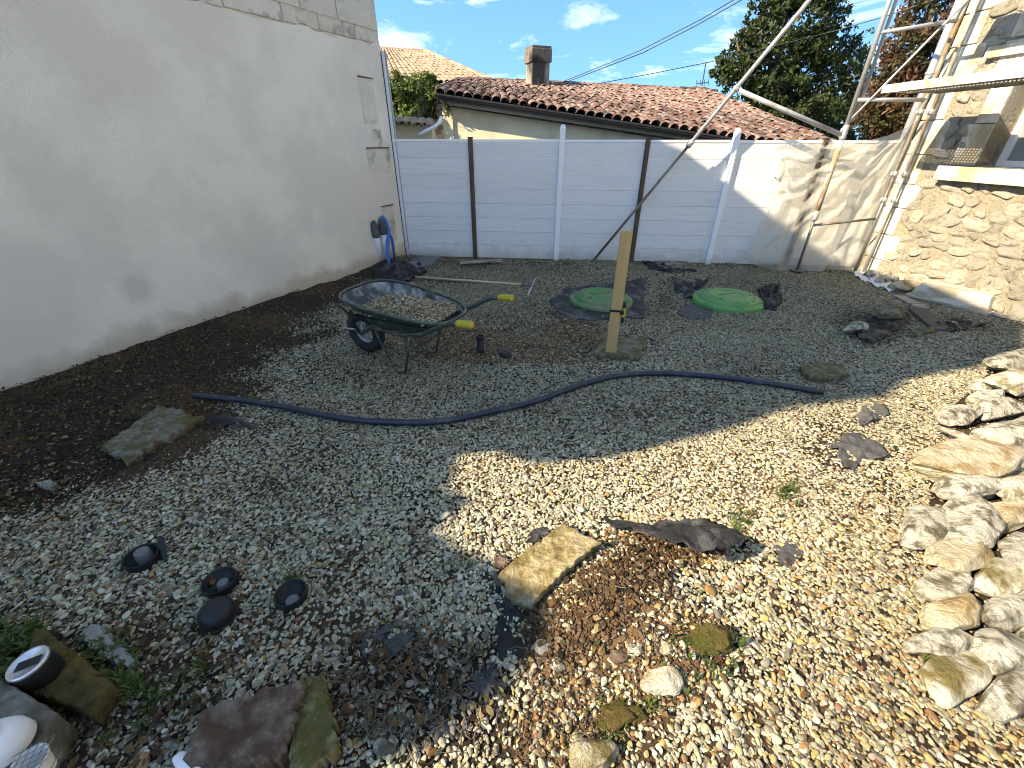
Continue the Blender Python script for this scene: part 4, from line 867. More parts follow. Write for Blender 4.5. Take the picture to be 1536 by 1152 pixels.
# ------------------------------------------------------------------ plastic dust sheet hung over the fence end
def build_film():
    top = [(1163, 216), (1195, 214), (1240, 214), (1290, 213), (1330, 203), (1362, 190)]; bot = [(1112, 386), (1135, 398), (1170, 402), (1210, 402), (1250, 402), (1284, 404)]
    nu, nv = 170, 130; vs = []
    for j in range(nv):
        v = j/(nv-1)
        for i in range(nu):
            u = i/(nu-1); k = u*(len(top)-1); a_ = int(min(k, len(top)-2)); fr = k-a_
            tx = top[a_][0]*(1-fr)+top[a_+1][0]*fr; ty = top[a_][1]*(1-fr)+top[a_+1][1]*fr; bx = bot[a_][0]*(1-fr)+bot[a_+1][0]*fr; by = bot[a_][1]*(1-fr)+bot[a_+1][1]*fr
            pinch = .35*math.exp(-((v-.12)/.1)**2)*0
            x = tx*(1-v)+bx*v + (18*math.sin(v*math.pi)*(1-u)); y = ty*(1-v)+by*v
            p = onplane(x, y, FL+FN*(.045+.03*v), FN)
            # radial pleats from the tie points plus sag folds
            r1 = math.atan2((y-235), (x-1172)); r2 = math.atan2((y-195), (1362-x))
            d1 = math.hypot(x-1172, y-235)/160; d2 = math.hypot(x-1362, y-195)/200
            f = .022*math.sin(r1*24+3*mn.noise(Vector((u*3, v*3, 1))))*min(1, d1)*max(0, 1.3-d1)+.026*math.sin(r2*30+2.5*mn.noise(Vector((u*3, v*3, 7))))*min(1, d2)*max(0, 1.4-d2)
            f += .012*math.sin(r2*61+4*mn.noise(Vector((u*5, v*5, 17))))*min(1, d2)+.07*mn.noise(Vector((u*2.5, v*2.5, 3)))
            if v > .78: f += (v-.78)*.55*(.5+.8*mn.noise(Vector((u*7, v*9, 9))))
            p = p+FN*max(-.02, f*1.4+.025); p[2] = max(p[2], .012+.02*abs(mn.noise(Vector((u*9, v*9, 2))))); vs.append(p)
    fs_ = [(j*nu+i, j*nu+i+1, (j+1)*nu+i+1, (j+1)*nu+i) for j in range(nv-1) for i in range(nu-1)]
    solo('plastic_dust_sheet', MB().add(vs, fs_), film_m, 'crumpled translucent plastic sheet hung over fence end beside scaffold pole', 'plastic sheet', smooth=True, fix=False)
build_film()

# ------------------------------------------------------------------ wheelbarrow
WP = G(555, 529); HE = G(731, 462, .60); wax = (HE-WP)[:2]; wrz = math.atan2(wax[1], wax[0])
wb = thing('wheelbarrow', 'dark green wheelbarrow with yellow handle grips filled with gravel', 'wheelbarrow', (WP[0], WP[1], H1(WP[0], WP[1])+.012), wrz)
def ring(x0, x1, wf, wr, z0, z1, n=40, e=3.2):
    out = []
    for k in range(n):
        a_ = 2*math.pi*k/n; c, s_ = math.cos(a_), math.sin(a_); u = math.copysign(abs(c)**(2/e), c); v = math.copysign(abs(s_)**(2/e), s_)
        f = (u+1)/2; out.append((x0+(x1-x0)*f, v*(wf*(1-f)+wr*f), z0+(z1-z0)*f))
    return out
n = 40; RG = [ring(-.01, .95, .335, .255, .58, .475), ring(.0, .94, .32, .24, .566, .46), ring(.06, .89, .285, .21, .50, .425), ring(.17, .79, .23, .17, .395, .36), ring(.24, .72, .18, .13, .345, .338)]
def loft(rs, cap=True):
    mb = MB(); vs = [p for r in rs for p in r]; m = len(rs); f = [(i*n+k, i*n+(k+1) % n, (i+1)*n+(k+1) % n, (i+1)*n+k) for i in range(m-1) for k in range(n)]
    if cap: f.append(tuple((m-1)*n+k for k in range(n)))
    return mb.add(vs, f)
tray = part('tray', loft(RG[1:]), barrow_m, wb, True)
inn = [[(x*.992+.004, y*.985, z+.004) for x, y, z in r] for r in RG[1:]]
part('tray_lining', loft(inn), barrowin_m, wb, True)
part('tray_rim', MB().tube(RG[0]+[RG[0][0]], .011, 8, False), barrow_m, wb, True)
wh = part('wheel', MB().lathe([(.085, -.014), (.10, -.02), (.10, .02), (.085, .014), (.085, -.014)], n=28), rim_m, wb, True)
wh.location = (0, 0, .19); wh.rotation_euler = (math.pi/2, 0, 0)
part('tyre', MB().lathe([(.098, -.028), (.125, -.042), (.165, -.04), (.186, -.022), (.19, 0), (.186, .022), (.165, .04), (.125, .042), (.098, .028)], n=36), rubber_m, wh, True)
part('hub', MB().lathe([(0, -.05), (.022, -.05), (.022, .05), (0, .05)], n=14), rim_m, wh, True)
for k in range(8):
    a_ = math.pi*k/4; part('spoke', MB().tube([(.02*math.cos(a_), .02*math.sin(a_), 0), (.09*math.cos(a_), .09*math.sin(a_), 0)], .007, 6), rim_m, wh, True)
for s_ in (-1, 1):
    part('frame_tube', MB().tube([(-.06, s_*.045, .21), (.02, s_*.075, .20), (.20, s_*.12, .31), (.55, s_*.19, .335), (.80, s_*.245, .405), (1.02, s_*.285, .53), (1.08, s_*.29, .555), (1.19, s_*.292, .57)], .018, 10), barrow_m, wb, True)
    gp = part('grip', MB().lathe([(.0, 0), (.019, 0), (.024, .008), (.024, .10), (.026, .112), (.021, .122), (0, .122)], n=14), yellow_m, wb, True); gp.location = (1.13, s_*.292, .565); gp.rotation_euler = (0, math.radians(84), 0)
    part('leg', MB().tube([(.66, s_*.215, .37), (.56, s_*.205, .02), (.50, s_*.20, .008), (.44, s_*.195, .02), (.24, s_*.14, .325)], .011, 8), barrow_m, wb, True)
    part('tray_stay', MB().tube([(.01, s_*.078, .21), (.03, s_*.20, .45), (.03, s_*.285, .53)], .009, 8), barrow_m, wb, True)
part('cross_bar', MB().tube([(.60, -.205, .20), (.60, .205, .20)], .009, 8), barrow_m, wb, True)
part('wheel_guard', MB().tube([(-.06, -.045, .21), (-.20, -.05, .20), (-.215, 0, .20), (-.20, .05, .20), (-.06, .045, .21)], .008, 8), rim_m, wb, True)
# gravel in the tray
rg = np.random.default_rng(61); n_ = 5200; u = rg.uniform(.14, .86, n_); v = rg.uniform(-1, 1, n_); hw = (.27*(1-u)+.215*u)*np.clip(1-(np.abs((u-.5)/.44))**6, 0, 1)**.3
lx = u; ly = v*hw; lz = .455+.07*np.exp(-(((lx-.5)/.27)**2+(ly/.17)**2))+.02*vn(lx, ly, .08, 66)
cs, sn = math.cos(wrz), math.sin(wrz); wx = WP[0]+lx*cs-ly*sn; wy = WP[1]+lx*sn+ly*cs; wz = wb.location.z+lz+rg.uniform(-.006, .008, n_)
ln = np.clip(rg.lognormal(math.log(.0105), .3, n_), .005, .022)
scatter('gravel_load', np.stack([wx, wy, wz], -1), rg.normal(0, .5, (n_, 3))+np.c_[np.zeros((n_, 2)), rg.uniform(0, 6, n_)], np.stack([ln, ln*.7, ln*.55], -1), tints(n_, [.8, .7, .5, 1.2, 1.0, 1.6, 1.9, .9, .8, .9], rg), rg.integers(0, 9, n_), PEB, gravel_m, 'heap of brown and white gravel in the wheelbarrow', 'gravel')
mb = MB(); nu = 26
gv = []
for j in range(nu):
    for i in range(nu):
        uu = .07+.85*j/(nu-1); vv = -1+2*i/(nu-1); hw_ = (.285*(1-uu)+.23*uu)*max(0, 1-(abs((uu-.5)/.46))**6)**.3
        yy = vv*hw_; zz = .445+.07*math.exp(-(((uu-.5)/.27)**2+(yy/.17)**2)); gv.append((WP[0]+uu*cs-yy*sn, WP[1]+uu*sn+yy*cs, wb.location.z+zz))
bed = solo('soil_load', MB().add(gv, [(j*nu+i, j*nu+i+1, (j+1)*nu+i+1, (j+1)*nu+i) for j in range(nu-1) for i in range(nu-1)]), soil_m, 'brown soil under the gravel in the wheelbarrow', 'soil', smooth=True, kind='stuff')

# ------------------------------------------------------------------ manhole covers
def manhole(px, py, R, label, m, sy=1.):
    p = G(px, py, .05); T = thing('manhole_cover', label, 'manhole cover', (p[0], p[1], H1(p[0], p[1])+.0), .3, 'green septic tank covers')
    part('flange', MB().lathe([(R*.99, -.03), (R, .035), (R*.985, .048), (R*.93, .056), (R*.84, .056)], n=56), m, T, True)
    part('dome', MB().lathe([(R*.85, .045), (R*.82, .072), (R*.78, .086), (R*.60, .094), (R*.585, .100), (R*.42, .104), (R*.41, .098), (R*.2, .102), (0, .103)], n=56), m, T, True)
    for k in range(6):
        a_ = k*math.pi/3+.2; part('bolt', MB().lathe([(.020, .05), (.020, .066), (.012, .072), (0, .072)], (R*.915*math.cos(a_), R*.915*math.sin(a_), 0), 10), m, T, True)
    for k in range(16):
        a_ = k*math.pi/8; o_ = part('rib', MB().box((R*.69, 0, .0915), (R*.15, .012, .007), None, .002), m, T); o_.rotation_euler = (0, 0, a_)
    for k in range(2): part('lifting_slot', MB().box((R*.5*(-1)**k, -R*.25, .1), (.035, .016, .008), None, .002), blackp_m, T)
    for k in range(7): part('raised_mark', MB().box((-.10+.033*k, .02, .1035), (.018, .045, .006), None, .001), m, T)
    return T
manhole(901, 448, .355, 'dusty green plastic manhole cover behind the wooden post', greend_m)
manhole(1092, 447, .385, 'bright green plastic manhole cover between black cloth scraps', green_m)

# ------------------------------------------------------------------ cloth scraps
def cloth(key_or_poly, label, m=geo_m, z0=.016, bump=.022, seed=1, fold=0., lift=None, thick=.0, name='geotextile_scrap', bscale=.06, edge=.012, group='geotextile scraps in the gravel'):
    pl = PATCHES.get(key_or_poly, key_or_poly) if isinstance(key_or_poly, str) else key_or_poly
    mb = sheet(pl, thick, z0, bump, seed, lift=lift, fold=fold, bscale=bscale, edge=edge, rings=11)
    o = solo(name, mb, m, label, 'cloth', smooth=True, group=group); film_solid(o, .004); return o
cloth('m1', 'black membrane patch showing around the dusty green cover', seed=2, bump=.012, z0=.012)
cloth('m2', 'small flat dark membrane patch in front of the bright green cover', geog_m, seed=3, bump=.006, z0=.012)
cloth([(1008, 422), (1022, 428), (1036, 434), (1052, 420), (1062, 424), (1046, 440), (1044, 452), (1026, 448), (1012, 436)], 'crumpled black cloth left of the bright green cover', seed=4, bump=.09, z0=.03, bscale=.07)
cloth([(1136, 436), (1150, 432), (1168, 430), (1166, 444), (1172, 456), (1160, 468), (1145, 466), (1138, 452)], 'crumpled black cloth right of the bright green cover', seed=5, bump=.09, z0=.03, bscale=.07)
cloth('scrapA', 'torn grey-black cloth scrap in sunlit gravel, nearest the long ochre rock', geog_m, seed=6, bump=.03, fold=.006)
cloth('scrapB', 'small torn black cloth scrap at the end of the hose', geog_m, seed=7, bump=.04)
cloth('lin', 'black membrane exposed along the edge of the central slab', geo_m, seed=8, bump=.015, z0=.008)
cloth([(790, 812), (800, 798), (824, 795), (822, 808), (800, 818)], 'small black cloth tongue behind the central slab', seed=9, bump=.03, z0=.02)
cloth([(300, 628), (330, 622), (360, 630), (392, 646), (350, 642), (318, 638)], 'black cloth tongue beside the left slab under the hose', seed=10, bump=.02)
cloth([(1163, 826), (1186, 812), (1206, 830), (1188, 850), (1168, 852)], 'pale grey cloth scrap under sunlit pebbles', geog_m, seed=11, bump=.012, z0=.012)
cloth([(540, 962), (560, 940), (600, 935), (622, 958), (600, 985), (560, 990)], 'grey-black cloth patch among dry roots', geog_m, seed=12, bump=.03, z0=.012)
cloth([(640, 1092), (680, 1078), (700, 1082), (684, 1100), (664, 1118), (650, 1106)], 'torn grey cloth flap below the dry roots', geog_m, seed=13, bump=.04)
cloth([(690, 1030), (712, 1012), (745, 1010), (762, 1030), (735, 1048), (702, 1044)], 'dark crumpled cloth beside the exposed membrane', geog_m, seed=14, bump=.04)
cloth([(562, 412), (590, 404), (628, 400), (640, 412), (612, 424), (588, 432), (560, 434)], 'heaped black cloth behind the wheelbarrow tray', seed=15, bump=.08, z0=.03)
cloth([(960, 392), (990, 400), (1030, 402), (1046, 408), (1010, 411), (975, 406)], 'black cloth strip along the foot of the fence', seed=16, bump=.05, z0=.02)
cloth([(1398, 482), (1426, 478), (1460, 484), (1486, 488), (1462, 494), (1430, 500), (1408, 496)], 'dark cloth strip on the gravel by the plastic trough', seed=17, bump=.05, z0=.02)
fo = cloth('fold', 'folded dark ribbed cloth weighed down by two stones', geo_m, seed=18, bump=.03, z0=.05, fold=.02, name='folded_geotextile', group=None)
pc = G(1050, 835)
def flap_lift(x, y, r):
    return .012+.10*np.clip((.15-(y-pc[1]))/.15, 0, 1)*(.75+.5*vn(x, y, .09, 91))
cloth([(905, 775, .03), (935, 780, .03), (970, 786, .03), (1005, 784, .03), (1050, 781, .03), (1090, 790, .04), (1114, 804, .06), (1106, 822, .12), (1060, 840, .13), (1018, 830, .13), (985, 814, .12), (945, 796, .08)], 'large raised black cloth flap over the dug soil', geo_m, seed=19, bump=.03, fold=.004, lift=flap_lift, name='geotextile_flap', group=None)

# ------------------------------------------------------------------ slabs
def slab(poly, th, m, label, seed, z0=.0, bump=.012, name='stone_slab', cat='slab', lift=None, edge=.01):
    return solo(name, sheet(poly, th, z0, bump*.7, seed, edge=edge, lift=lift, bscale=.035, rings=24, n=150), m, label, cat, smooth=True)
slab(PATCHES['slab'], .055, slab_m, 'square mossy ochre slab half in sun beside the dug soil', 31, edge=.006)
slab(PATCHES['slabL'], .05, slabd_m, 'weathered grey slab lying on dark soil near left wall', 32)
slab([(889, 536), (903, 514), (930, 512), (966, 516), (958, 545), (935, 544), (905, 541)], .045, slabd_m, 'rough stone slab under the upright wooden post', 33)
slab([(1198, 561), (1222, 549), (1262, 554), (1268, 568), (1240, 576), (1212, 572)], .05, slabd_m, 'flat brown stone lying just beyond the hose end', 34)
slab([(126, 958), (152, 942), (180, 968), (212, 1000), (186, 1006), (154, 988)], .035, mat('pale_shard', (.33, .32, .28), (.26, .25, .22), 30, .9, .8, 50), 'thin pale triangular stone shard beside grass tufts', 35)
slab([(980, 396), (1030, 397), (1036, 404), (990, 405)], .03, concrete_m, 'grey slab fragment at the foot of the fence', 36)
slab([(612, 402), (650, 392), (662, 394), (645, 404), (626, 408)], .05, greyp_m, 'grey board scrap leaning in the fence corner', 37)
slab([(302, 1160), (322, 1096), (346, 1076), (466, 1044), (458, 1100), (432, 1160)], .11, rustslab_m, 'rusty brown flat stone near the dry roots', 38, edge=.006)
slab([(438, 1070), (468, 1036), (488, 1028), (500, 1062), (514, 1140), (472, 1168), (448, 1160)], .085, mosy_m, 'yellow-green mossy stone block behind the rusty brown stone', 39, edge=.008)
slab([(48, 1050), (72, 962), (90, 966), (188, 1046), (156, 1090)], .09, mosslab_m, 'dark moss-covered block under the round silver lid', 40, edge=.006)
slab([(-60, 1010), (0, 1026), (124, 1102), (88, 1170), (-60, 1200)], .15, concrete_m, 'pitted grey concrete block edge next to white bowl', 41, edge=.004)
slab([(742, 842), (752, 836), (764, 846), (752, 858)], .03, rustslab_m, 'small brown stone at the shaded slab corner', 42)

# ------------------------------------------------------------------ rocks at the right edge
ED_G = 'loose limestone rocks edging the gravel'
LBL = 'loose pale limestone rock in the heap edging the gravel'
edge_rocks = [(1432, 627, 58, 38, rock_m, 'pale pointed rock at the thick end of the stick'), (1485, 620, 66, 42, rock_m, 'rounded cream rock behind the stick'), (1500, 662, 92, 46, rock_m, 'long pale rock lying against the stick'),
 (1443, 703, 150, 70, rocky_m, 'long ochre rock, largest in the rock edging'), (1522, 700, 50, 40, rock_m, 'broken white rock tucked under the stick tip'), (1515, 580, 84, 46, mossrock_m, 'green mossy rock on top of the heap'), (1512, 548, 66, 40, rock_m, 'pale round rock crowning the heap behind the mossy rock'), (1472, 582, 40, 20, rock_m, 'small white rock wedged left of the mossy rock'), (1478, 603, 54, 26, rock_m, 'flat white rock below the mossy rock'),
 (1540, 640, 50, 46, rock_m, 'grey-white rock behind the long pale rock'), (1381, 790, 70, 66, rock_m, 'round white rock standing clear at the gravel side'), (1452, 785, 92, 96, rock_m, 'big ridged white rock below the long ochre rock'), (1440, 742, 86, 38, rock_m, 'flat pale rock under the long ochre rock'), (1512, 736, 76, 54, mossrock_m, 'rock with yellow moss patch beside the long ochre rock'),
 (1506, 778, 84, 50, rocky_m, 'yellow rust-stained rock next to the ridged white rock'), (1528, 828, 66, 84, rock_m, 'tall pale rock beside the yellow rust-stained rock'), (1437, 836, 94, 60, rocky_m, 'buff rock between two white rocks'), (1412, 876, 84, 70, rock_m, 'white-and-grey rock under the buff rock'), (1500, 868, 88, 66, mossrock_m, 'grey streaked rock with mossy underside'),
 (1420, 922, 96, 62, rocky_m, 'smooth buff rock above the snow-white rock'), (1508, 918, 92, 62, rock_m, 'streaked white rock right of the smooth buff rock'), (1404, 962, 84, 56, rock_m, 'snow-white rock with black lichen spot'), (1492, 982, 108, 68, rock_m, 'wide cream rock right of the snow-white rock'), (1424, 1012, 90, 84, mossrock_m, 'white rock half covered in brown moss'), (1508, 1042, 92, 78, rock_m, 'large white rock ending the row beside the brown-mossed rock'), (1548, 955, 60, 70, rock_m, 'half-seen white rock behind the wide cream rock'), (1555, 760, 60, 60, rock_m, 'half-seen pale rock behind the yellow rust-stained rock'), (1550, 880, 50, 60, rock_m, 'half-seen pale rock behind the grey streaked rock')]
for k, (x, y, w_, h_, m_, lb) in enumerate(edge_rocks):
    rock_px('rock', x, y, w_, h_, m_, 500+k, lb, 'rock', ED_G, hr=.50 if w_ < 120 else .36, tilt=(RNG.random()-.5)*1.2 if w_ < 120 else 0., sink=.15, sub=4, cuts=18)
# other stones
others = [(1282, 491, 36, 20, rock_m, 'pale stone on the left end of folded cloth', .05), (1331, 474, 46, 20, slabd_m, 'grey stone on the far edge of folded cloth', .06),
 (1352, 432, 42, 20, rocky_m, 'yellow rubble lump at foot of stone house', 0), (1330, 422, 36, 16, rock_m, 'white rubble lump below the scaffold pole', 0), (1312, 414, 34, 12, rock_m, 'pale flat rubble by inner scaffold pole', 0),
 (1375, 502, 22, 11, slabd_m, 'small grey stone right of folded cloth', 0), (1392, 498, 26, 12, slabd_m, 'flat grey stone by the cloth strip', 0), (1480, 452, 30, 18, rocky_m, 'yellow stone next to the plastic trough', 0), (1500, 455, 34, 16, rock_m, 'pale stone at house foot beyond the trough', 0),
 (1056, 965, 66, 56, moss_m, 'brown-green moss mound at the soil edge', 0), (990, 1025, 58, 56, mossrock_m, 'round lichened stone beside the moss mound', 0), (930, 1070, 64, 60, moss_m, 'yellow-green moss clump below the lichened stone', 0), (888, 1128, 74, 60, mossrock_m, 'yellowish mossy stone at the lit gravel edge', 0),
 (992, 982, 20, 26, rocky_m, 'small orange pebble stone left of the moss mound', 0), (286, 1142, 40, 34, white_m, 'sunlit white stone beside the rusty brown stone', .02), (258, 1120, 26, 14, rock_m, 'small pale stone behind the sunlit white stone', 0), (813, 968, 22, 28, rock_m, 'pale pebble standing in the dug soil', 0), (925, 992, 26, 22, rustslab_m, 'brown stone in the dug soil', 0), (950, 984, 22, 22, rock_m, 'white pebble beside brown stone in dug soil', 0), (838, 996, 22, 24, rock_m, 'white pebble at shaded edge of dug soil', 0), (15, 965, 40, 24, slabd_m, 'grey stone in the grass by the mossy block', 0), (72, 728, 30, 12, rock_m, 'small pale stone on dark soil by gravel edge', 0), (575, 1118, 34, 30, rock_m, 'sunlit cream stone below the dry roots', 0), (118, 536, 20, 8, rock_m, 'pale pebble at foot of rendered wall', 0)]
for k, (x, y, w_, h_, m_, lb, z0) in enumerate(others): rock_px('moss_mound' if m_ is moss_m else 'stone', x, y, w_, h_, m_, 700+k, lb, 'moss' if m_ is moss_m else 'stone', None, hr=.5, z0=z0, sub=4 if w_ > 40 else 3, sink=.42 if m_ is moss_m else .25)
sp = [G(1404, 640, .08), G(1438, 652, .10), G(1470, 668, .11), G(1505, 684, .12), G(1560, 712, .12)]
solo('dry_stick', MB().tube(sp, [.012, .022, .022, .016, .006], 8), greywood_m, 'weathered stick lying across the edging rocks', 'stick', smooth=True)
wp_ = [G(939, 836, .05), G(945, 848, .055), G(955, 862, .06), G(966, 876, .06)]
solo('white_root', MB().tube(wp_, [.003, .005, .005, .003], 6), white_m, 'short white root in the dug hole', 'root', smooth=True)

# ------------------------------------------------------------------ wooden post with level, hose, rake, pipes
pb = G(916, 529, .045); pbz = H1(pb[0], pb[1])+.043
post = thing('wooden_post', 'new pine post standing upright on a stone slab', 'post', (pb[0], pb[1], pbz), -.22)
part('beam', MB().box((0, 0, .49), (.088, .042, .98), None, .003), wood_m, post)
lv = thing('post_level', 'black and yellow post level strapped to the wooden post', 'level', (pb[0], pb[1], pbz+.27), -.22)
part('body', MB().box((.058, 0, .09), (.028, .045, .17), None, .005), blackp_m, lv); part('yellow_panel', MB().box((.062, -.012, .09), (.026, .034, .075), None, .003), yellow_m, lv)
part('yellow_panel', MB().box((.0, -.022, .10), (.02, .006, .01), None), blackp_m, lv)
part('strap', MB().box((0, 0, .10), (.100, .050, .018), None, .003), blackp_m, lv); part('clip', MB().box((.045, -.036, .095), (.03, .022, .03), None, .004), blackp_m, lv)
hp_ = [(292, 595), (330, 597), (365, 600), (400, 606), (440, 613), (480, 621), (520, 628), (560, 632), (600, 635), (645, 635), (685, 630), (720, 622), (755, 613), (790, 604), (820, 594), (850, 583), (880, 574), (910, 567), (945, 562), (980, 561), (1020, 562), (1080, 567), (1150, 577), (1200, 585), (1251, 592)]
hpts = []
for a_, b_ in zip(hp_[:-1], hp_[1:]):
    for q in (0, .33, .66):
        p = G(a_[0]*(1-q)+b_[0]*q, a_[1]*(1-q)+b_[1]*q, .035); hpts.append([p[0], p[1], H1(p[0], p[1])+.034])
for _ in range(3): hpts = [hpts[0]]+[list((np.array(hpts[i-1])+2*np.array(hpts[i])+np.array(hpts[i+1]))/4) for i in range(1, len(hpts)-1)]+[hpts[-1]]
solo('garden_hose', MB().tube(hpts, .0205, 12), hose_m, 'long dark blue pipe snaking across the gravel', 'hose', smooth=True)
ra = G(618, 415, .03); rb = G(786, 427, .03); rk = thing('rake', 'wooden handled rake lying on gravel behind the wheelbarrow', 'rake', tuple(rb))
def rp_(name, mb, m): o = part(name, mb, m, rk, True); o.matrix_parent_inverse = Matrix.Translation(-Vector(rk.location)); return o
rd = (rb-ra)/np.linalg.norm(rb-ra); rp_('handle', MB().tube([ra, rb], .015, 10), handle_m); rp_('ferrule', MB().tube([rb-rd*.03, rb+rd*.13], .018, 10), greyp_m)
h0 = G(803, 418, .05); h1 = G(792, 442, .03); rp_('head', MB().tube([h0, h1], .011, 8), galv_m)
for k in range(9):
    p = h0+(h1-h0)*k/8; rp_('tine', MB().tube([p, p+rd*.015-Z3*.035], .004, 5), galv_m)
bp = G(721, 527); o = thing('pipe_stub', 'short black pipe stub standing in the gravel', 'pipe', (bp[0], bp[1], 0)); part('pipe', MB().lathe([(.031, -.03), (.031, .15), (.026, .15), (.026, .01), (0, .01)], n=20), blackp_m, o, True); part('collar', MB().lathe([(.032, .118), (.036, .12), (.036, .146), (.032, .148)], n=20), blackp_m, o, True)
bp = G(758, 533); o = thing('round_plug', 'flat black round plug beside the pipe stub', 'cap', (bp[0], bp[1], H1(bp[0], bp[1])+.01)); part('disc', MB().lathe([(.05, -.01), (.052, .02), (.045, .03), (.03, .032), (0, .028)], n=20), blackp_m, o, True); part('lip', MB().lathe([(.052, .0), (.057, .004), (.057, .01), (.052, .012)], n=20), blackp_m, o, True)

# ------------------------------------------------------------------ pots, dome lid
for k, ((px, py, R), lb) in enumerate(zip(POTS[:3], ('black recessed pot with tall grey plug and black strip beside it', 'black recessed pot next to the dome lid', 'black recessed pot with grey plug at its near side'))):
    p = G(px, py, .03); T = thing('recessed_pot', lb, 'pot', (p[0], p[1], H1(p[0], p[1])), 0, 'black recessed pots in the gravel')
    part('shell', MB().lathe([(R*.94, -.03), (R*.98, .04), (R, .046), (R*.95, .048), (R*.90, .044), (R*.84, .008), (0, .006)], n=36), blackp_m, T, True)
    off = ((0, .012), (.006, .004), (.014, -.022))[k]; hh = (.055, .022, .026)[k]; rr = (.028, .022, .026)[k]
    part('plug', MB().lathe([(rr*1.15, .006), (rr, hh), (rr*.9, hh+.004), (0, hh+.004)], (off[0], off[1], 0), 20), greyp_m, T, False)
p0 = G(242, 846, .0); p1 = G(241, 812, .05); mb = MB().prism([p0+np.array([-.006, 0, -.01]), p0+np.array([.012, 0, -.01]), p1+np.array([.010, 0, .02]), p1+np.array([-.004, 0, .03])], (.012, .006, 0)); solo('plastic_strip', mb, blackp_m, 'curled black plastic strip standing beside the recessed pot', 'strip')
px, py, R = POTS[3]; p = G(px, py-6, .02); T = thing('dome_lid', 'smooth black domed lid lying near the recessed pots', 'lid', (p[0], p[1], H1(p[0], p[1])+.008), 0)
o = part('dome', MB().lathe([(R*.93, -.012), (R, .0), (R*1.0, .035), (R*.95, .05), (R*.8, .064), (R*.5, .074), (R*.2, .078), (0, .0785)], n=36), blackp_m, T, True); part('rim', MB().lathe([(R, .0), (R*1.04, .003), (R*1.04, .010), (R, .012)], n=36), blackp_m, T, True)

# ------------------------------------------------------------------ silver-lidded can, white bowl, pot
p = G(66, 1010, .10); T = thing('lidded_can', 'black can with round silver rim lid on mossy block', 'can', (p[0], p[1], H1(p[0], p[1])+.095), .4); T.rotation_euler = (0.0, -.12, .4)
R = .052; part('body', MB().lathe([(R*.9, -.01), (R*.95, .0), (R, .01), (R, .062), (R*.96, .068)], n=32), blackp_m, T, True); part('lid', MB().lathe([(R*.98, .064), (R*1.02, .070), (R*.97, .078), (R*.86, .076), (R*.80, .071), (0, .070)], n=32), silver_m, T, True); part('slot', MB().box((0, 0, .071), (.062, .030, .004), None, .001), blackp_m, T)
p = G(2, 1118, .17); T = thing('white_bowl', 'upturned smooth white bowl on the concrete block', 'bowl', (p[0], p[1], .16), 0)
part('shell', MB().lathe([(.062, -.005), (.066, .0), (.062, .03), (.048, .055), (.025, .068), (0, .071)], n=32), white_m, T, True); part('foot_ring', MB().lathe([(.026, .066), (.026, .076), (.022, .076), (.022, .068)], n=24), white_m, T, True)
p = G(56, 1150, .17); T = thing('mesh_basket', 'white tub with wire mesh over its top by the bowl', 'tub', (p[0], p[1], .155), .5)
part('tub', MB().lathe([(.028, -.01), (.036, .05), (.039, .052), (.033, .052), (.03, .0), (0, .0)], n=24), white_m, T, True)
for k in range(5):
    q = -.03+.015*k; part('wire', MB().tube([(-.04, q, .055), (.04, q+.01, .055)], .0012, 4), galvd_m, T); part('wire', MB().tube([(q, -.04, .056), (q+.01, .04, .056)], .0012, 4), galvd_m, T)

# ------------------------------------------------------------------ tubes leaning on the wall, trough, boards
def lean_tube(px, py, tpx, tpy, r, label):
    a_ = G(px, py); b_ = onplane(tpx, tpy, WA+WN*.05, WN); d = (b_-a_); Ln = np.linalg.norm(d); d /= Ln
    T = thing('tipped_tube', label, 'tube', tuple(a_), 0, 'grey tipped tubes leaning on wall')
    def tp_(nm, mb, m): o = part(nm, mb, m, T, True); o.matrix_parent_inverse = Matrix.Translation(-Vector(a_)); return o
    tp_('shaft', MB().tube([a_, a_+d*Ln*.35, a_+d*Ln*.66], [r*.75, r*.95, r*1.05], 14), tubew_m)
    tp_('tip', MB().tube([a_+d*Ln*.65, a_+d*Ln*.70, a_+d*Ln*.82, a_+d*Ln*.92, a_+d*Ln*.97, a_+d*Ln], [r*1.08, r*1.12, r*1.06, r*.8, r*.5, r*.12], 14), cap_m)
lean_tube(571, 398, 560, 330, .052, 'pale tube with dark tip, further from the fence corner'); lean_tube(582, 396, 571, 325, .050, 'pale tube with dark tip wrapped by blue pipe')
b0 = G(583, 402)+WN*.03; pts_ = [b0]+[onplane(x, y, WA+WN*o_, WN) for x, y, o_ in ((581, 380, .10), (582, 360, .10), (583, 345, .09), (578, 330, .07), (573, 325, .06))]
B_ = thing('bent_blue_pipe', 'bent blue plastic pipe propped against the pale tubes', 'pipe', tuple(b0))
for pts2, rr in ((pts_, .026), ([onplane(584, 350, WA+WN*.09, WN), onplane(588, 358, WA+WN*.09, WN), onplane(590, 372, WA+WN*.08, WN), onplane(592, 388, WA+WN*.06, WN)], .02)):
    o = part('pipe_run', MB().tube(pts2, rr, 10), blue_m, B_, True); o.matrix_parent_inverse = Matrix.Translation(-Vector(b0))
ta = G(1395, 449); tb2 = G(1450, 462); td = (tb2-ta)/np.linalg.norm(tb2-ta); tn = np.array([-td[1], td[0], 0]); tc_ = (ta+tb2)/2+tn*.12
T = thing('mason_trough', 'upturned grey-beige mason trough at the foot of stone house', 'trough', (tc_[0], tc_[1], H1(tc_[0], tc_[1])+.01), math.atan2(td[1], td[0]))
hl, hw_, hh = .36, .20, .17
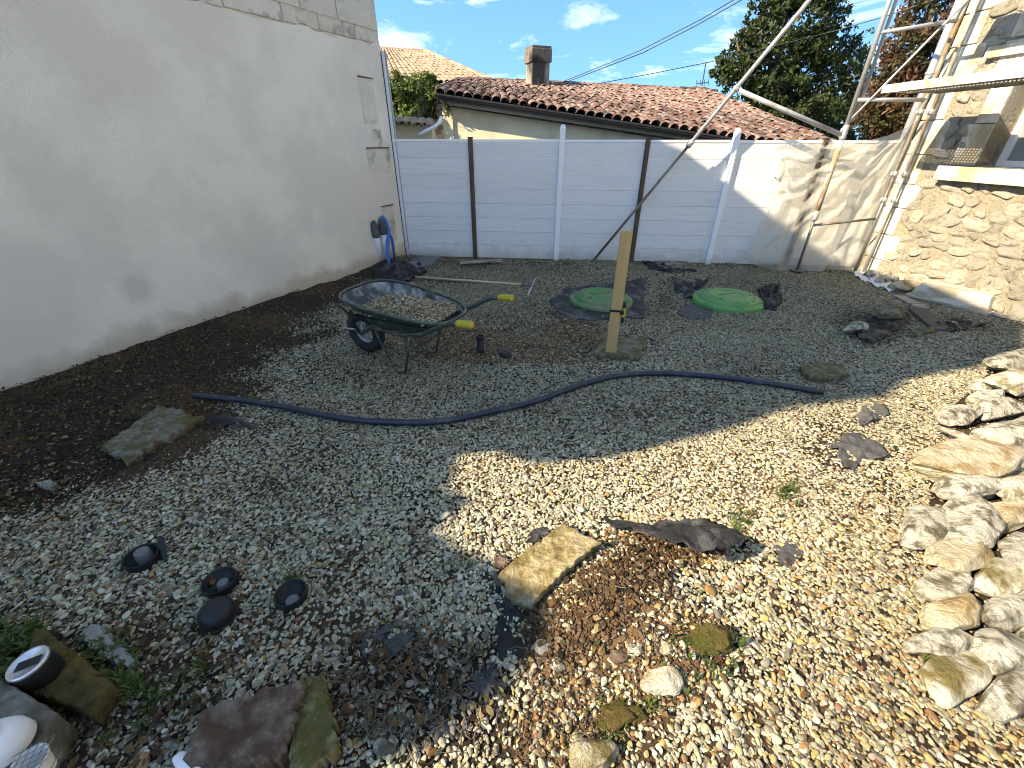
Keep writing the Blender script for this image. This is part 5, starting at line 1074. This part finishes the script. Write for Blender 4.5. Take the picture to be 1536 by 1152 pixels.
part('shell', MB().add([(-hl, -hw_, 0), (hl, -hw_, 0), (hl, hw_, 0), (-hl, hw_, 0), (-hl*.84, -hw_*.66, hh), (hl*.84, -hw_*.66, hh), (hl*.84, hw_*.66, hh), (-hl*.84, hw_*.66, hh)], [(0, 1, 5, 4), (1, 2, 6, 5), (2, 3, 7, 6), (3, 0, 4, 7), (4, 5, 6, 7), (3, 2, 1, 0)]), trough_m, T)
part('rim', MB().box((0, -hw_-.008, .012), (2*hl+.03, .018, .024), None, .003).box((0, hw_+.008, .012), (2*hl+.03, .018, .024), None, .003).box((-hl-.008, 0, .012), (.018, 2*hw_, .024), None, .003).box((hl+.008, 0, .012), (.018, 2*hw_, .024), None, .003), trough_m, T)
def board(pa, pb2, w_, th, m, label, z0=.03):
    a_ = G(*pa, z0); b_ = G(*pb2, z0); c = (a_+b_)/2; c[2] = H1(c[0], c[1])+z0; mb = MB().box(c, (np.linalg.norm(b_-a_), w_, th), axes(b_-a_), .004); return solo('board', mb, m, label, 'board')
board((1376, 462), (1415, 494), .16, .02, darkwood_m, 'dark weathered board lying below the plastic trough'); board((1490, 470), (1560, 484), .07, .03, greywood_m, 'pale grey batten at the foot of stone house')
board((690, 396), (752, 393), .10, .02, greywood_m, 'grey board lying along the fence foot', .05); board((1350, 442), (1386, 460), .12, .02, greywood_m, 'grey board end beside the plastic trough', .02)
# flattened dust sheet tail on the ground by the house foot
cloth([(1276, 407), (1300, 410), (1330, 424), (1352, 436), (1335, 437), (1310, 428), (1285, 417)], 'dirty pale plastic strip along the foot of stone house', white_m, seed=20, bump=.05, z0=.015, name='plastic_strip', group=None)

# ------------------------------------------------------------------ leaf litter, dry roots, weeds
def flat_leaf(seed):
    rg = np.random.default_rng(seed); pts = [(1, 0), (.5, .55), (-.2, .65), (-1, .05), (-.3, -.6), (.5, -.5)]; return MB().add([(0, 0, .12)]+[(x*rg.uniform(.85, 1.1), y*rg.uniform(.8, 1.2), rg.uniform(-.1, .35)) for x, y in pts], [(0, i+1, (i+1) % 6+1) for i in range(6)]).mesh('leaf_shape', leaf_tint_m)
leaf_tint_m = gravel_m.copy(); leaf_tint_m.name = 'litter_leaf'
LF = proto_coll('leaf_library', [flat_leaf(k) for k in range(6)])
def in_px(poly, n, seed):
    rg = np.random.default_rng(seed); P = np.array(poly, float); out = []
    x = rg.uniform(P[:, 0].min(), P[:, 0].max(), n*4); y = rg.uniform(P[:, 1].min(), P[:, 1].max(), n*4); k = inpoly(x, y, poly); g_ = np.array([G(a_, b_)[:2] for a_, b_ in zip(x[k][:n], y[k][:n])]); return g_, rg
def litter(name, areas, size, cols, seed, label=None):
    pts = []; 
    for q, (poly, n) in enumerate(areas): pts.append(in_px(poly, n, seed+q)[0])
    g_ = np.vstack(pts); rg = np.random.default_rng(seed); n = len(g_); z = hgt(g_[:, 0], g_[:, 1])+rg.uniform(.012, .024, n); s_ = np.clip(rg.lognormal(math.log(size), .35, n), .005, .021)
    cc = np.array(cols)[rg.integers(0, len(cols), n)]*rg.normal(.62, .16, (n, 1)); scatter(name, np.c_[g_, z], np.c_[rg.normal(0, .35, (n, 2)), rg.uniform(0, 6.3, n)], np.stack([s_, s_*.75, s_], -1), np.clip(cc, .01, .6), rg.integers(0, 6, n), LF, leaf_tint_m)
litter('leaf_litter', [(BARE_HUMUS, 4200), (THIN_LEFT, 420), (THIN_ROOT, 150), (BARE_FENCE, 500), (BARE_MOUND, 260), (THIN_BARROW, 200), ([(0, 700), (600, 600), (700, 1150), (0, 1150)], 260), ([(700, 560), (1300, 560), (1350, 1100), (900, 1150)], 60)], .014, [(.07, .04, .022), (.12, .06, .03), (.05, .035, .022), (.16, .10, .045), (.20, .10, .04), (.30, .22, .12), (.06, .06, .03), (.22, .14, .06)], 800)
def crumbs():
    pts = np.vstack([in_px(BARE_MOUND, 7500, 301)[0], in_px(THIN_MOUND, 2500, 302)[0], in_px(BARE_HUMUS, 9000, 303)[0], in_px(THIN_BARROW, 1500, 304)[0]]); rg = np.random.default_rng(305); n = len(pts)
    s_ = np.clip(rg.lognormal(math.log(.0038), .5, n), .0015, .016); och = np.r_[np.ones(10000), np.zeros(9000), np.ones(1500)][:n]
    col = np.where(och[:, None] > .5, np.array([.095, .060, .036]), np.array([.032, .022, .016]))*rg.normal(1, .25, (n, 1)); z = hgt(pts[:, 0], pts[:, 1])+rg.uniform(-.001, .008, n)
    scatter('soil_crumbs', np.c_[pts, z], rg.uniform(0, 6.3, (n, 3)), np.stack([s_, s_*.85, s_*.75], -1), np.clip(col, .01, .5), rg.integers(0, 9, n), PEB, gravel_m)
crumbs()
def roots():
    mb = MB(); rg = np.random.default_rng(88)
    for poly, n in ((THIN_ROOT, 210), ([(790, 910), (1000, 880), (1080, 1010), (900, 1150), (780, 1100)], 60), (BARE_HUMUS, 60), (THIN_LEFT, 40)):
        g_, _ = in_px(poly, n, 90)
        for p in g_:
            L_ = rg.uniform(.03, .13); a_ = rg.uniform(0, 6.28); q = []; x, y = p; cur = rg.normal()*.5
            for k in range(6):
                q.append((x, y, H1(x, y)+.018+.012*math.sin(k*1.2+a_)+.006*rg.random())); x += math.cos(a_)*L_/5; y += math.sin(a_)*L_/5; a_ += cur+rg.normal()*.3
            mb.tube(q, [.0014, .002, .0022, .0018, .0014, .0008], 5, False)
    o = solo('dry_roots', mb, twig_m, None, None, smooth=True, kind='stuff', fix=False)
roots()
def weeds():
    mb = MB(); rg = np.random.default_rng(99)
    # (polygon, count of tufts, blade length)
    for poly, n, Lb in (([(-30, 940), (60, 945), (70, 1000), (20, 1040), (-30, 1020)], 60, .07), ([(120, 960), (200, 970), (220, 1050), (170, 1040)], 34, .05), ([(200, 1040), (330, 960), (300, 1060), (150, 1140)], 46, .028), ([(1160, 722), (1200, 726), (1196, 762), (1168, 758)], 26, .03), ([(1085, 775), (1125, 770), (1125, 800), (1095, 800)], 20, .03), ([(1000, 970), (1110, 940), (1110, 1010), (1010, 1060)], 34, .028), ([(0, 600), (300, 505), (520, 440), (500, 480), (250, 560), (0, 640)], 110, .03), ([(560, 398), (640, 388), (1180, 398), (1180, 402), (640, 398)], 60, .035), ([(424, 858), (450, 860), (450, 872), (428, 872)], 6, .03), ([(850, 1070), (1000, 1010), (1000, 1080), (880, 1150)], 24, .025), ([(1375, 970), (1400, 985), (1390, 1005)], 10, .03), ([(640, 836), (720, 846), (700, 856), (650, 850)], 14, .02)):
        g_, _ = in_px(poly, n, 101)
        for p in g_:
            for b_ in range(rg.integers(4, 9)):
                a_ = rg.uniform(0, 6.28); ln = Lb*rg.uniform(.5, 1.3); x, y = p+rg.normal(size=2)*.008; z = H1(x, y)+.008; dx, dy = math.cos(a_), math.sin(a_); w_ = ln*rg.uniform(.03, .09)+.0009; le = rg.uniform(.3, .9)
                mb.add([(x-dy*w_, y+dx*w_, z), (x+dy*w_, y-dx*w_, z), (x+dx*ln*le*.5+dy*w_, y+dy*ln*le*.5-dx*w_, z+ln*.6), (x+dx*ln*le*.5-dy*w_, y+dy*ln*le*.5+dx*w_, z+ln*.6), (x+dx*ln*le, y+dy*ln*le, z+ln*.75)], [(0, 1, 2, 3), (3, 2, 4)])
    solo('weeds', mb, grass_m, None, None, kind='stuff', fix=False)
weeds()
